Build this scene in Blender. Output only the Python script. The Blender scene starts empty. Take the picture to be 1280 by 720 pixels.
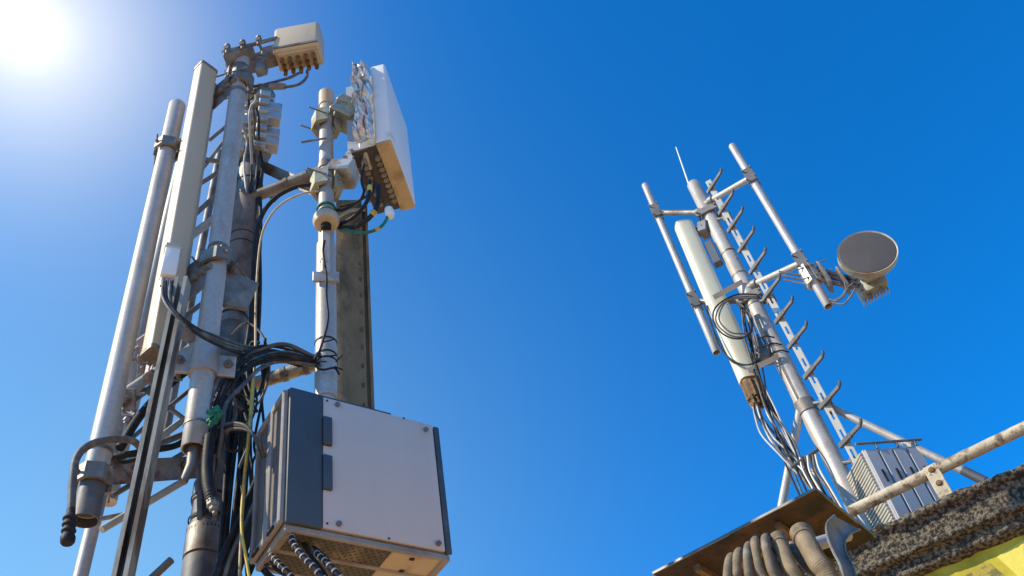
import bpy, bmesh, math, random
from mathutils import Vector, Matrix
from mathutils import noise as NZ
random.seed(7)
V = Vector
scene = bpy.context.scene
COL = scene.collection

# ------------------------------------------------------------------ camera model
W_, H_, F_ = 1280.0, 720.0, 1190.0
U = V((-233, -1120, 1190)).normalized()            # world up in camera coords (x right, y down, z forward)
FW = (V((0, 0, 1)) - U * U.z).normalized()
RT = V((U.y*FW.z-U.z*FW.y, U.z*FW.x-U.x*FW.z, U.x*FW.y-U.y*FW.x))
if RT.x < 0: RT = -RT
EYE = V((0, 0, 1.6))
def w(v): return V((v.dot(RT), v.dot(FW), v.dot(U)))
def ray(px, py): return w(V((px-W_/2, py-H_/2, F_))).normalized()
def at(px, py, D):
    d = ray(px, py); return EYE + d*(D/math.hypot(d.x, d.y))
def atz(px, py, z):
    d = ray(px, py); return EYE + d*((z-EYE.z)/d.z)
def along(P, d, px, py):
    """length along the line P+t*d closest to the sight line of a photo point"""
    r = ray(px, py); d = d.normalized(); q = P-EYE
    b = d.dot(r); return (b*r.dot(q)-d.dot(q))/(1-b*b)
cam = bpy.data.cameras.new('camera'); camo = bpy.data.objects.new('camera', cam); COL.objects.link(camo)
cx, cy, cz = w(V((1,0,0))), w(V((0,-1,0))), w(V((0,0,-1)))
m = Matrix((cx, cy, cz)).transposed().to_4x4(); m.translation = EYE
camo.matrix_world = m
cam.sensor_width = 36; cam.lens = F_/W_*36; cam.clip_end = 5000; cam.clip_start = .05
scene.camera = camo

# ------------------------------------------------------------------ materials
def M(name, c1, c2=None, scale=6, rough=.5, metal=0, bump=.15, bscale=70, dirt=None, dlo=.52, dhi=.66, dscale=5, stretch=(1,1,1), spangle=0, dots=None, spec=.5, detail=6):
    mt = bpy.data.materials.new(name); mt.use_nodes = True
    nt = mt.node_tree; N = nt.nodes; L = nt.links
    b = N['Principled BSDF']; tc = N.new('ShaderNodeTexCoord'); mp = N.new('ShaderNodeMapping')
    mp.inputs['Scale'].default_value = stretch; L.new(tc.outputs['Object'], mp.inputs['Vector'])
    def noise(s, d=detail, vec=mp):
        n = N.new('ShaderNodeTexNoise'); n.inputs['Scale'].default_value = s; n.inputs['Detail'].default_value = d
        n.inputs['Roughness'].default_value = .6
        L.new(vec.outputs[0] if vec is mp else vec, n.inputs['Vector']); return n
    def ramp(src, lo, hi):
        r = N.new('ShaderNodeMapRange'); r.inputs[1].default_value = lo; r.inputs[2].default_value = hi
        L.new(src, r.inputs[0]); return r.outputs[0]
    def mix(f, a, c):
        mx = N.new('ShaderNodeMix'); mx.data_type = 'RGBA'; L.new(f, mx.inputs[0])
        for i, q in ((6, a), (7, c)):
            if isinstance(q, tuple): mx.inputs[i].default_value = (*q, 1)
            else: L.new(q, mx.inputs[i])
        return mx.outputs[2]
    c2 = c2 or tuple(x*.75 for x in c1)
    n1 = noise(scale); col = mix(ramp(n1.outputs[0], .35, .65), c1, c2)
    if spangle:
        vo = N.new('ShaderNodeTexVoronoi'); vo.inputs['Scale'].default_value = spangle
        L.new(tc.outputs['Object'], vo.inputs['Vector'])
        sp = N.new('ShaderNodeSeparateColor'); L.new(vo.outputs['Color'], sp.inputs[0])
        f = N.new('ShaderNodeMath'); f.operation = 'MULTIPLY'; f.inputs[1].default_value = .35; L.new(sp.outputs[0], f.inputs[0])
        col = mix(f.outputs[0], col, tuple(x*.55 for x in c1))
    if dirt:
        n2 = noise(dscale, 9); col = mix(ramp(n2.outputs[0], dlo, dhi), col, dirt)
        n5 = noise(dscale*7, 5); col = mix(ramp(n5.outputs[0], dhi, dhi+.12), col, tuple(x*.6 for x in dirt))
    if dots:
        vo = N.new('ShaderNodeTexVoronoi'); vo.inputs['Scale'].default_value = dots; vo.inputs['Randomness'].default_value = 0
        L.new(tc.outputs['Object'], vo.inputs['Vector'])
        col = mix(ramp(vo.outputs['Distance'], .42, .34), col, (.015, .013, .012))
    L.new(col, b.inputs['Base Color'])
    n3 = noise(bscale, 6)
    rr = N.new('ShaderNodeMapRange'); rr.inputs[3].default_value = max(.05, rough-.12); rr.inputs[4].default_value = min(1, rough+.15)
    L.new(n1.outputs[0], rr.inputs[0]); L.new(rr.outputs[0], b.inputs['Roughness'])
    b.inputs['Metallic'].default_value = metal; b.inputs['Specular IOR Level'].default_value = spec
    if bump:
        bp = N.new('ShaderNodeBump'); bp.inputs['Strength'].default_value = bump; bp.inputs['Distance'].default_value = .01
        L.new(n3.outputs[0], bp.inputs['Height']); L.new(bp.outputs[0], b.inputs['Normal'])
    return mt

galv   = M('galvanised_steel', (.56,.5,.43), (.42,.375,.32), 5, .5, .25, .06, 90, dirt=(.27,.2,.13), dlo=.53, dhi=.72, dscale=4, stretch=(1,1,.35), spangle=55)
galvd  = M('weathered_steel', (.3,.265,.22), (.2,.175,.145), 9, .55, .45, .15, 90, dirt=(.16,.1,.06), dlo=.5, dhi=.68, dscale=8, spangle=60)
creamm = M('cream_galvanised', (.6,.54,.42), (.46,.41,.32), 7, .5, .25, .08, 90, dirt=(.35,.27,.18), dlo=.57, dhi=.72, dscale=6, stretch=(1,1,.4))
rustst = M('rusty_beam', (.24,.19,.17), (.36,.34,.36), 8, .6, .3, .25, 60, dirt=(.11,.05,.03), dlo=.5, dhi=.62, dscale=7)
radome = M('radome_plastic', (.58,.45,.28), (.51,.39,.24), 3, .45, 0, .03, 60, dirt=(.36,.3,.22), dlo=.56, dhi=.75, dscale=3, stretch=(1,1,.25))
white  = M('white_plastic', (.88,.8,.7), (.82,.75,.66), 3, .4, 0, .02, 60, dirt=(.5,.48,.44), dlo=.6, dhi=.8, dscale=4)
cabw   = M('cabinet_white', (.64,.52,.43), (.59,.48,.4), 2.5, .5, 0, .03, 90, dirt=(.58,.47,.385), dlo=.54, dhi=.76, dscale=9, stretch=(1,1,.12))
cabblu = M('cabinet_slate', (.065,.075,.078), (.054,.062,.065), 4, .5, 0, .02, 80, dirt=(.1,.11,.12), dlo=.55, dhi=.8)
cabtrim= M('cabinet_trim', (.33,.28,.23), (.26,.22,.18), 6, .5, 0, .05, 80, dirt=(.2,.16,.12))
grill  = M('perforated_grille', (.2,.155,.125), (.16,.125,.1), 8, .6, .1, .05, 80, dots=70)
tan    = M('tan_underside', (.55,.42,.24), (.48,.36,.2), 5, .6, 0, .08, 60, dirt=(.3,.2,.1), dlo=.52, dhi=.7)
dotty  = M('perforated_underside', (.12,.1,.06), (.08,.065,.04), 7, .7, .1, .1, 60, dots=38, dirt=(.3,.22,.12))
brown  = M('brown_tape', (.2,.145,.11), (.25,.185,.14), 6, .6, .05, .15, 40, dirt=(.1,.07,.05), stretch=(1,1,.5))
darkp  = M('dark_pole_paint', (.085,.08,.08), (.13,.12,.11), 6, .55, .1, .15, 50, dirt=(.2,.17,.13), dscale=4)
black  = M('black_rubber', (.016,.014,.013), (.03,.026,.023), 14, .6, 0, .2, 60, dirt=(.08,.065,.05), dlo=.55, dhi=.8, dscale=9, spec=.25)
cgrey  = M('grey_cable', (.13,.11,.09), (.07,.06,.05), 14, .6, 0, .2, 60, dirt=(.3,.26,.2), dlo=.52, dhi=.75, dscale=9)
lgrey  = M('light_grey_cable', (.5,.48,.43), (.35,.33,.3), 14, .5, 0, .1, 60)
yellow = M('yellow_cable', (.72,.5,.06), (.6,.4,.05), 9, .5, 0, .1, 60, dirt=(.2,.13,.05))
tancab = M('tan_cable', (.55,.42,.22), (.42,.3,.14), 9, .5, 0, .1, 60, dirt=(.2,.13,.05))
green  = M('green_wrap', (.02,.2,.11), (.02,.12,.08), 12, .6, 0, .3, 60)
concrete = M('weathered_concrete', (.3,.23,.13), (.19,.14,.08), 6, .85, 0, .5, 45, dirt=(.09,.07,.045), dlo=.5, dhi=.66, dscale=5, stretch=(1,1,.45))
foil   = M('silver_foil', (.8,.8,.78), (.5,.49,.47), 16, .32, .6, .2, 40, dirt=(.2,.18,.15), dlo=.52, dhi=.7, dscale=14)
fins   = M('cast_aluminium', (.52,.52,.5), (.42,.42,.4), 9, .5, .35, .1, 80, dirt=(.25,.2,.15))
olive  = M('olive_casting', (.33,.33,.24), (.42,.4,.3), 9, .5, .4, .15, 70, dirt=(.18,.14,.08))
dishg  = M('grey_dish_cover', (.085,.068,.055), (.1,.08,.065), 5, .6, 0, .02, 60)
dishrim= M('cream_rim', (.5,.43,.28), (.38,.32,.2), 9, .5, .1, .1, 60, dirt=(.3,.2,.1))
cabgr  = M('blue_grey_enclosure', (.42,.38,.36), (.37,.34,.32), 5, .5, .1, .05, 60)
rail_m = M('weathered_rail', (.62,.5,.32), (.45,.35,.22), 9, .8, 0, .5, 50, dirt=(.18,.11,.06), dlo=.5, dhi=.62, dscale=13)
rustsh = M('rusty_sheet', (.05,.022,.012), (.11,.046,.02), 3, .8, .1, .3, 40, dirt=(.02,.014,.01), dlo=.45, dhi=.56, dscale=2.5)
zinc   = M('zinc_edge', (.2,.19,.18), (.14,.12,.1), 6, .4, .5, .05, 60)
rustbr = M('corroded_connectors', (.24,.13,.05), (.13,.07,.028), 20, .7, .3, .4, 60, dirt=(.36,.25,.13), dlo=.58, dhi=.7)
hose_m = M('dusty_hose', (.32,.225,.125), (.17,.115,.06), 9, .8, 0, .3, 70, dirt=(.15,.11,.07), dlo=.52, dhi=.66, dscale=8)
hosed  = M('dark_hose', (.1,.07,.045), (.2,.14,.08), 9, .7, 0, .3, 70, dirt=(.3,.25,.17))
ground_m = M('pale_ground', (.6,.37,.22), (.52,.31,.18), .6, .9, 0, .3, 12, dirt=(.4,.25,.15), dscale=.3)

# rough stone parapet with strong grain
def stone_mat():
    mt = M('pebbled_stone', (.27,.205,.125), (.1,.072,.042), 34, .95, 0, 1, 60, dirt=(.035,.026,.018), dlo=.46, dhi=.55, dscale=34)
    nt = mt.node_tree
    for n in nt.nodes:
        if n.type == 'BUMP': n.inputs['Distance'].default_value = .025
    return mt
stone = stone_mat()
def wall_mat():
    mt = bpy.data.materials.new('yellow_painted_wall'); mt.use_nodes = True
    nt = mt.node_tree; N = nt.nodes; L = nt.links; b = N['Principled BSDF']
    tc = N.new('ShaderNodeTexCoord'); n = N.new('ShaderNodeTexNoise'); n.inputs['Scale'].default_value = 2.2; n.inputs['Detail'].default_value = 8
    L.new(tc.outputs['Object'], n.inputs['Vector'])
    r = N.new('ShaderNodeValToRGB'); e = r.color_ramp.elements
    e[0].position = .4; e[0].color = (.5,.38,.02,1); e[1].position = .62; e[1].color = (.62,.5,.04,1)
    k = e.new(.5); k.color = (.4,.31,.02,1)
    L.new(n.outputs[0], r.inputs[0]); L.new(r.outputs[0], b.inputs['Base Color']); b.inputs['Roughness'].default_value = .8
    n2 = N.new('ShaderNodeTexNoise'); n2.inputs['Scale'].default_value = 40; bp = N.new('ShaderNodeBump'); bp.inputs['Strength'].default_value = .4
    L.new(tc.outputs['Object'], n2.inputs['Vector']); L.new(n2.outputs[0], bp.inputs['Height']); L.new(bp.outputs[0], b.inputs['Normal'])
    return mt
wallm = wall_mat()

# ------------------------------------------------------------------ mesh builder
def perp(a):
    a = a.normalized(); t = V((0,0,1)) if abs(a.z) < .9 else V((1,0,0))
    s = a.cross(t).normalized(); return s, a.cross(s).normalized()
def smooth_pts(pts, n=6):
    if len(pts) < 3: return pts
    P = [pts[0]*2-pts[1]] + list(pts) + [pts[-1]*2-pts[-2]]; out = []
    for i in range(1, len(P)-2):
        for k in range(n):
            t = k/n; p0, p1, p2, p3 = P[i-1:i+3]
            out.append(.5*((2*p1)+(p2-p0)*t+(2*p0-5*p1+4*p2-p3)*t*t+(3*p1-p0-3*p2+p3)*t**3))
    out.append(P[-2]); return out
class MB:
    def __init__(s): s.v = []; s.f = []
    def tube(s, pts, r, n=14, cap=True):
        m_ = len(pts); t = (pts[1]-pts[0]).normalized(); a, b = perp(t); base = len(s.v)
        for i, p in enumerate(pts):
            tn = (pts[min(i+1, m_-1)]-pts[max(i-1, 0)]).normalized()
            a = (a - tn*a.dot(tn)).normalized(); b = tn.cross(a)
            ri = r[i] if isinstance(r, (list, tuple)) else r
            for k in range(n):
                g = 2*math.pi*k/n; s.v.append(p+(a*math.cos(g)+b*math.sin(g))*ri)
        for i in range(m_-1):
            for k in range(n):
                q = base+i*n; k2 = (k+1) % n; s.f.append((q+k, q+k2, q+n+k2, q+n+k))
        if cap:
            s.f.append(tuple(base+k for k in range(n))[::-1]); s.f.append(tuple(base+(m_-1)*n+k for k in range(n)))
        return s
    def lathe(s, O, ax, prof, n=28, a=None):
        ax = ax.normalized()
        if a is None: a, b = perp(ax)
        else: b = ax.cross(a)
        base = len(s.v)
        for r, z in prof:
            for k in range(n):
                g = 2*math.pi*k/n; s.v.append(O+ax*z+(a*math.cos(g)+b*math.sin(g))*r)
        for i in range(len(prof)-1):
            for k in range(n):
                q = base+i*n; k2 = (k+1) % n; s.f.append((q+k, q+k2, q+n+k2, q+n+k))
        return s
    def box(s, C, X, Y, Z, bev=0, seg=1):
        """C centre; X, Y, Z half-extent vectors"""
        if bev:
            bm = bmesh.new(); bmesh.ops.create_cube(bm, size=2)
            lx, ly, lz = X.length, Y.length, Z.length
            for q in bm.verts: q.co = V((q.co.x*lx, q.co.y*ly, q.co.z*lz))
            bmesh.ops.bevel(bm, geom=list(bm.edges), offset=bev, segments=seg, profile=.5, affect='EDGES')
            ux, uy, uz = X.normalized(), Y.normalized(), Z.normalized(); base = len(s.v)
            bm.verts.index_update()
            for q in bm.verts: s.v.append(C+ux*q.co.x+uy*q.co.y+uz*q.co.z)
            for f in bm.faces: s.f.append(tuple(base+q.index for q in f.verts))
            bm.free(); return s
        base = len(s.v)
        for a in (-1, 1):
            for b in (-1, 1):
                for c in (-1, 1): s.v.append(C+X*a+Y*b+Z*c)
        for f in ((0,1,3,2),(4,6,7,5),(0,4,5,1),(2,3,7,6),(0,2,6,4),(1,5,7,3)): s.f.append(tuple(base+i for i in f))
        return s
    def prism(s, poly, ext):
        base = len(s.v); n = len(poly)
        for p in poly: s.v.append(V(p))
        for p in poly: s.v.append(V(p)+ext)
        for k in range(n): k2 = (k+1) % n; s.f.append((base+k, base+k2, base+n+k2, base+n+k))
        s.f.append(tuple(base+k for k in range(n))[::-1]); s.f.append(tuple(base+n+k for k in range(n)))
        return s
    def grid(s, fn, nu, nv):
        base = len(s.v)
        for i in range(nu+1):
            for j in range(nv+1): s.v.append(fn(i/nu, j/nv))
        for i in range(nu):
            for j in range(nv):
                q = base+i*(nv+1)+j; s.f.append((q, q+1, q+nv+2, q+nv+1))
        return s
    def build(s, name, mat, parent=None, ang=35):
        org = V((0,0,0))
        if parent is not None: org = parent.get('_w') and V(parent['_w']) or V((0,0,0))
        else: org = s.v[0].copy(); org = V((sum(v.x for v in s.v)/len(s.v), sum(v.y for v in s.v)/len(s.v), min(v.z for v in s.v)))
        me = bpy.data.meshes.new(name); me.from_pydata([tuple(v-org) for v in s.v], [], s.f); me.update()
        bm = bmesh.new(); bm.from_mesh(me); bmesh.ops.recalc_face_normals(bm, faces=list(bm.faces)); bm.to_mesh(me); bm.free()
        for p in me.polygons: p.use_smooth = True
        me.set_sharp_from_angle(angle=math.radians(ang))
        me.materials.append(mat)
        o = bpy.data.objects.new(name, me); COL.objects.link(o)
        if parent is not None: o.parent = parent
        else: o.location = org
        WORLD[o.name] = org; o['_w'] = list(org)
        return o
WORLD = {}
def thing(name, loc, label, cat, group=None):
    o = bpy.data.objects.new(name, None); COL.objects.link(o); o.location = loc; o['_w'] = list(loc)
    o.empty_display_size = .1
    o['label'] = label; o['category'] = cat
    if group: o['group'] = group
    return o
def tag(o, label=None, cat=None, group=None, kind=None):
    if label: o['label'] = label
    if cat: o['category'] = cat
    if group: o['group'] = group
    if kind: o['kind'] = kind
    return o

# ------------------------------------------------------------------ shared parts
def camdir(P, ax):
    c = (EYE-P); c -= ax*c.dot(ax); return c.normalized()
def pipe_mb(A, B, r, open_a=True, wall=.15, mb=None):
    """A the lower (open) end, B the upper, domed end"""
    ax = (B-A).normalized(); L = (B-A).length; mb = mb or MB()
    prof = []
    if open_a: prof += [(r*(1-wall), min(.5, L*.4)), (r*(1-wall), .002), (r*(1-wall)+.002, 0)]
    else: prof += [(.0005, 0)]
    prof += [(r-.002, 0), (r, .003)]
    n = max(2, int(L/.6))
    prof += [(r, L*k/n) for k in range(1, n)]
    prof += [(r, L-.012), (r*.93, L-.003), (r*.8, L), (.0005, L)]
    return mb.lathe(A, ax, prof, 32)
def hexnut(mb, P, ax, r=.012, h=.012): mb.tube([P-ax*h/2, P+ax*h/2], r, 6)
def clamp(parent, P, ax, r, out, wd=.085, th=.022, hh=.035, ext=.1, mat=None, name='clamp', rod=True, two=False, bolt_side=1):
    """two jaw blocks round a pipe, four threaded rods through them"""
    mat = mat or galvd; ax = ax.normalized(); out = (out-ax*out.dot(ax)).normalized(); s = ax.cross(out)
    mb = MB()
    for sg in (-1, 1):
        base = P+out*sg*(r+.004)
        # v-shaped jaw: middle web and two flanges bent towards the pipe
        poly = [base+out*sg*th*.2+s*wd*.35, base-out*sg*r*.55+s*wd*.9, base-out*sg*r*.55+s*wd*1.15, base+out*sg*th+s*wd*.55,
                base+out*sg*th-s*wd*.55, base-out*sg*r*.55-s*wd*1.15, base-out*sg*r*.55-s*wd*.9, base+out*sg*th*.2-s*wd*.35]
        mb.prism([p-ax*hh for p in poly], ax*2*hh)
    c = mb.build(name, mat, parent)
    if rod:
        rb = MB()
        for sg in (-1, 1):
            for h in ((-.5, .5) if two else (0,)):
                q = P+s*sg*wd*.98+ax*hh*h*1.2
                rb.tube([q-out*(r+.05)*bolt_side, q+out*(r+ext)*bolt_side], .0065, 8)
                for d in (-(r*.5+.025), r*.5+.02): hexnut(rb, q+out*d*bolt_side, out)
        b = rb.build('threaded_rod', galvd, c)
    return c
def band(parent, P, ax, r, h=.02, mat=None, name='band', t=.004):
    return MB().lathe(P, ax, [(r-.002,-h/2), (r+t,-h/2), (r+t,h/2), (r-.002,h/2)], 32).build(name, mat or black, parent)
def cable(name, label, cat, pts, r, mat, group=None, jit=0, ends=None, ripple=0, n=10):
    P = [at(*p) for p in pts]
    if jit: P = [P[0]] + [p+V((random.uniform(-jit, jit), random.uniform(-jit, jit), random.uniform(-jit, jit))) for p in P[1:-1]] + [P[-1]]
    S = smooth_pts(P, 8); rad = r
    if ripple:
        L_ = 0; S2 = [S[0]]
        for a, b in zip(S, S[1:]):
            k = max(1, int((b-a).length/.008))
            for i in range(1, k+1): S2.append(a+(b-a)*i/k)
        S = S2; rad = [r*(1+ripple*(1 if (i//2) % 2 else -1)) for i in range(len(S))]
    o = MB().tube(S, rad, n).build(name, mat, None, 60)
    tag(o, label, cat, group); return o, S
def lerp(a, b, t): return a+(b-a)*t
def on(A, B, py):
    """point of the segment A-B whose picture row is py"""
    best = None
    for i in range(401):
        p = lerp(A, B, i/400); q = p-EYE; c = V((q.dot(cx), q.dot(cy), -q.dot(cz)))
        y = 360-F_*c.y/c.z; e = abs(y-py)
        if best is None or e < best[0]: best = (e, p)
    return best[1]
def proj(p):
    q = p-EYE; c = V((q.dot(cx), q.dot(cy), -q.dot(cz))); return (640+F_*c.x/c.z, 360-F_*c.y/c.z)
def strut(parent, A, B, r, mat, name='strut', flat=True):
    ax = (B-A).normalized(); mb = MB().tube([A, lerp(A, B, .5), B], r, 16)
    return mb.build(name, mat, parent)
def to_ground(A, B, z=0):
    d = (A-B).normalized(); return A+d*((z-A.z)/d.z)

# ------------------------------------------------------------------ ground
g = MB()
g.grid(lambda u, v: V((-1500+3000*u, -1500+3000*v, 0)), 6, 6)
tag(g.build('ground', ground_m), kind='structure')

# ================================================================== LEFT MAST GROUP
# --- lattice tower (rear legs, struts, crossbeam)
lt = thing('lattice_tower', at(150, 760, 4.6).xy.to_3d(), 'slim steel lattice frame with rungs behind the left grey pipe and panel antenna', 'tower')
LA, LB = at(96, 740, 4.55), at(229, 192, 4.5)
MB().tube([to_ground(LA, LB), LA, LB], .036, 20).build('leg', galv, lt)
LC, LD = at(160, 520, 4.75), at(237, 200, 4.7)
LCg = LC+ (LC-LD).normalized()*.6
MB().tube([LCg, LC, LD], .05, 20).build('leg', creamm, lt)
L3A, L3B = at(206, 545, 5.1), at(275, 190, 5.1)
MB().tube([L3A, L3B], .03, 20).build('leg', galvd, lt)
def st(x1, y1, d1, x2, y2, d2, r, mat=galvd): return strut(lt, at(x1, y1, d1), at(x2, y2, d2), r, mat)
st(208, 300, 4.6, 330, 190, 4.75, .02); st(202, 322, 4.6, 318, 236, 4.75, .03, galv)
st(225, 245, 4.6, 322, 185, 4.75, .018); st(262, 175, 4.8, 318, 128, 4.75, .016)
st(172, 440, 4.6, 272, 365, 4.7, .017); st(155, 493, 4.45, 258, 423, 4.6, .032, creamm); st(160, 505, 4.5, 250, 440, 4.6, .018)
st(150, 585, 4.5, 262, 500, 4.7, .02, creamm); st(147, 575, 4.55, 250, 535, 4.7, .02); 
st(127, 662, 4.45, 232, 600, 4.55, .02, creamm); st(182, 730, 4.5, 214, 700, 4.5, .02)
st(175, 390, 4.6, 300, 300, 4.7, .016)
st(197, 372, 4.6, 312, 335, 4.7, .014); st(190, 415, 4.6, 268, 330, 4.7, .013); st(214, 262, 4.6, 300, 150, 4.75, .014)
st(178, 452, 4.6, 282, 478, 4.72, .016); st(168, 478, 4.55, 280, 560, 4.7, .014); st(150, 560, 4.5, 258, 470, 4.7, .013)
st(140, 620, 4.5, 240, 560, 4.65, .015); st(232, 196, 4.6, 318, 208, 4.8, .02); st(118, 650, 4.5, 170, 640, 4.5, .012)
mb = MB()
for (x, y, sc) in ((186, 432, 1.0), (180, 455, .8), (160, 500, .9), (163, 520, .6), (205, 398, .7), (243, 352, .8), (238, 455, .6)):
    P = at(x, y, 4.4); a = V((random.uniform(-1, 1), random.uniform(-1, 1), .4)).normalized(); b2, c_ = perp(a)
    mb.box(P, a*.07*sc, b2*.045*sc, c_*.02*sc, .004); mb.tube([P-c_*.08*sc, P+c_*.09*sc], .013, 8); hexnut(mb, P+c_*.05*sc, c_, .024, .02)
    mb.tube([P-b2*.1*sc+a*.03, P+b2*.1*sc+a*.03], .011, 8)
mb.build('clamp', rustst, lt)
# crossbeam channel
for (a, b, hgt) in (((122, 592), (246, 584), .062),):
    A, B = at(*a, 4.32), at(*b, 4.6); ax = (B-A).normalized(); c = camdir(A, ax); up = ax.cross(c)
    if up.z < 0: up = -up
    mb = MB(); mb.box(lerp(A, B, .5), ax*(B-A).length/2, c*.006, up*hgt)
    mb.box(lerp(A, B, .5)+up*(hgt-.006)-c*.036, ax*(B-A).length/2, c*.03, up*.006)
    mb.box(lerp(A, B, .5)-up*(hgt-.006)-c*.036, ax*(B-A).length/2, c*.03, up*.006)
    xb = mb.build('crossbeam', rustst, lt)
    mb = MB()
    for t in (.2, .33, .85): hexnut(mb, lerp(A, B, t)+c*.012+up*.02, c, .014)
    mb.build('bolt', galvd, xb)
# flat bracing bar up by the pole head
A, B = at(322, 205, 4.75), at(398, 240, 4.5); ax = (B-A).normalized(); c = camdir(A, ax)
MB().box(lerp(A, B, .5), ax*(B-A).length/2, c*.012, ax.cross(c)*.045).build('strut', galvd, lt)
A, B = at(222, 412, 4.5), at(262, 436, 4.6); ax = (B-A).normalized(); c = camdir(A, ax)
MB().box(lerp(A, B, .5), ax*(B-A).length/2, c*.01, ax.cross(c)*.04).build('strut', rustst, lt)

# --- far left pipe
A, B = at(108, 640, 4.1), at(222, 131, 4.1)
pl = thing('antenna_pole', A, 'long bare grey pipe at far left with open lower end and domed top', 'pole')
pipe_mb(A, B, .058).build('tube', galv, pl)
ax = (B-A).normalized()
for y, e in ((187, .1), (600, .12)):
    P = on(A, B, y); clamp(pl, P, ax, .058, (P-EYE)+V((.4,0,0)), .075, .022, .045, e)
band(pl, on(A, B, 628), ax, .059, .2, darkp, 'sleeve', .003)  # dark sleeve added to stand for the shade on the pipe's lower end
for y in (566,): band(pl, on(A, B, y), ax, .058, .02, galvd)
P = on(A, B, 440); clamp(pl, P+V((.12, .2, 0)), ax, .04, V((1, .3, 0)), .07, .02, .05, .08, rustst)

# --- second pipe (carries the top radio box)
A2, B2 = at(242, 562, 4.0), at(303, 70, 4.0)
p2 = thing('antenna_pole', A2, 'thick galvanised pipe hanging in front of the dark pole with open lower end', 'pole')
pipe_mb(A2, B2, .062).build('tube', galv, p2)
ax2 = (B2-A2).normalized(); c2 = camdir(lerp(A2, B2, .5), ax2); s2 = ax2.cross(c2)
if s2.x < 0: s2 = -s2
band(p2, on(A2, B2, 533), ax2, .062, .012, galvd)
P = on(A2, B2, 452)                                     # flat saddle plate clamp
mb = MB(); mb.lathe(P, ax2, [(.061,-.1),(.075,-.1),(.075,.1),(.061,.1)], 28)
for sg in (-1, 1): mb.box(P+s2*sg*.115-ax2*.02, s2*.05, c2*.012, ax2*.075, .006)
cl = mb.build('clamp', galv, p2)
mb = MB()
for sg in (-1, 1):
    q = P+s2*sg*.125-ax2*.02+c2*.02; hexnut(mb, q, c2, .026, .02); mb.tube([q-c2*.14, q+c2*.03], .012, 8)
mb.build('bolt', galvd, cl)
P = on(A2, B2, 330)
clamp(p2, P, ax2, .062, -c2*.8+s2*.6, .1, .025, .05, .16, galvd); band(p2, P+ax2*.12, ax2, .062, .03, galvd)
mb = MB(); mb.prism([P-ax2*.02+s2*.03, P-ax2*.02+s2*.26-c2*.1, P-ax2*.25+s2*.2-c2*.1, P-ax2*.34+s2*.06], -c2*.03); mb.build('bracket', galvd, p2)
P = on(A2, B2, 103)
clamp(p2, P, ax2, .062, -c2*.6-s2, .1, .028, .09, .14, galvd); band(p2, P+ax2*.18, ax2, .062, .05, galvd); band(p2, P-ax2*.17, ax2, .062, .04, galvd)
mb = MB(); mb.tube([A2+ax2*.05, A2-ax2*.1, A2-ax2*.2-s2*.03], [.03, .028, .018], 14); mb.build('stub', galvd, p2)

# --- top radio box and its arm
def cab_axes(P, right):                                   # right: horizontal unit; back: horizontal pointing away
    r = right.normalized(); b = V((-r.y, r.x, 0))
    if b.dot(P-EYE) < 0: b = -b
    return r, b
PT = at(398, 53, 3.78)                                    # lower front right corner
zt = PT.z
q = atz(340, 63.5, zt); r_, b_ = cab_axes(PT, PT-q); wd = (PT-q).length
h = along(PT, V((0,0,1)), 398, 25); d = along(PT, b_, 407, 82)
print('radio', wd, h, d)
d = max(.2, min(d, .6)); up = V((0,0,1))
rb = thing('radio_box', q, 'small beige radio box on a side arm at the very top of the second pipe', 'radio unit')
C = q+r_*wd/2+b_*d/2+up*h/2
MB().box(C, r_*wd/2, b_*d/2, up*h/2, .03, 3).build('housing', radome, rb)
mb = MB(); mb.box(C-up*(h/2+.012), r_*(wd/2-.03), b_*(d/2-.03), up*.014, .006)
und = mb.build('base_plate', tan, rb)
mb = MB()
for k in range(-2, 3):
    for j in (-1, 0, 1):
        P = C-up*(h/2+.03)+r_*k*wd*.17+b_*(j*d*.25+.02); mb.tube([P, P-up*random.uniform(.03, .07)], .017, 10)
mb.build('connector', rustbr, und)
mb = MB(); mb.box(C-up*(h/2-.03)-b_*(d/2+.003), r_*(wd/2-.01), b_*.005, up*.012); mb.build('drip_edge', galvd, rb)
arm = thing('mounting_arm', lerp(A2, B2, .98), 'short clamped steel arm holding the small radio box off the pipe top', 'bracket')
AT = on(A2, B2, 76); BT = C-r_*wd*.42+b_*.0
mb = MB(); axa = (BT-AT).normalized()
for o_ in (.06, -.03): mb.tube([AT-axa*.16+up*o_*1.1+b_*.04, BT+up*o_], .02, 10)
mb.tube([AT-axa*.14+up*.02-b_*.1, BT+up*.02-b_*.1], .016, 10)
mb.build('tube', galvd, arm)
mb = MB(); mb.box(AT+up*.0, axa*.13, b_*.11, up*.045, .008); mb.box(AT+axa*.3-up*.06, axa*.1, b_*.05, up*.1, .01); mb.box(AT+axa*.2-up*.2, axa*.05, b_*.04, up*.07, .01)
mb.build('bracket', galvd, arm)
mb = MB()
for k in (-.09, .05, .2):
    mb.tube([AT+axa*k-b_*.12-up*.05, AT+axa*k-b_*.12+up*.08], .013, 8); hexnut(mb, AT+axa*k-b_*.12+up*.06, up, .024, .02)
    mb.tube([AT+axa*k-b_*.14+up*.01, AT+axa*k+b_*.1+up*.01], .012, 8); hexnut(mb, AT+axa*k-b_*.135+up*.01, b_, .022, .018)
mb.build('bolt', galvd, arm)

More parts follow.
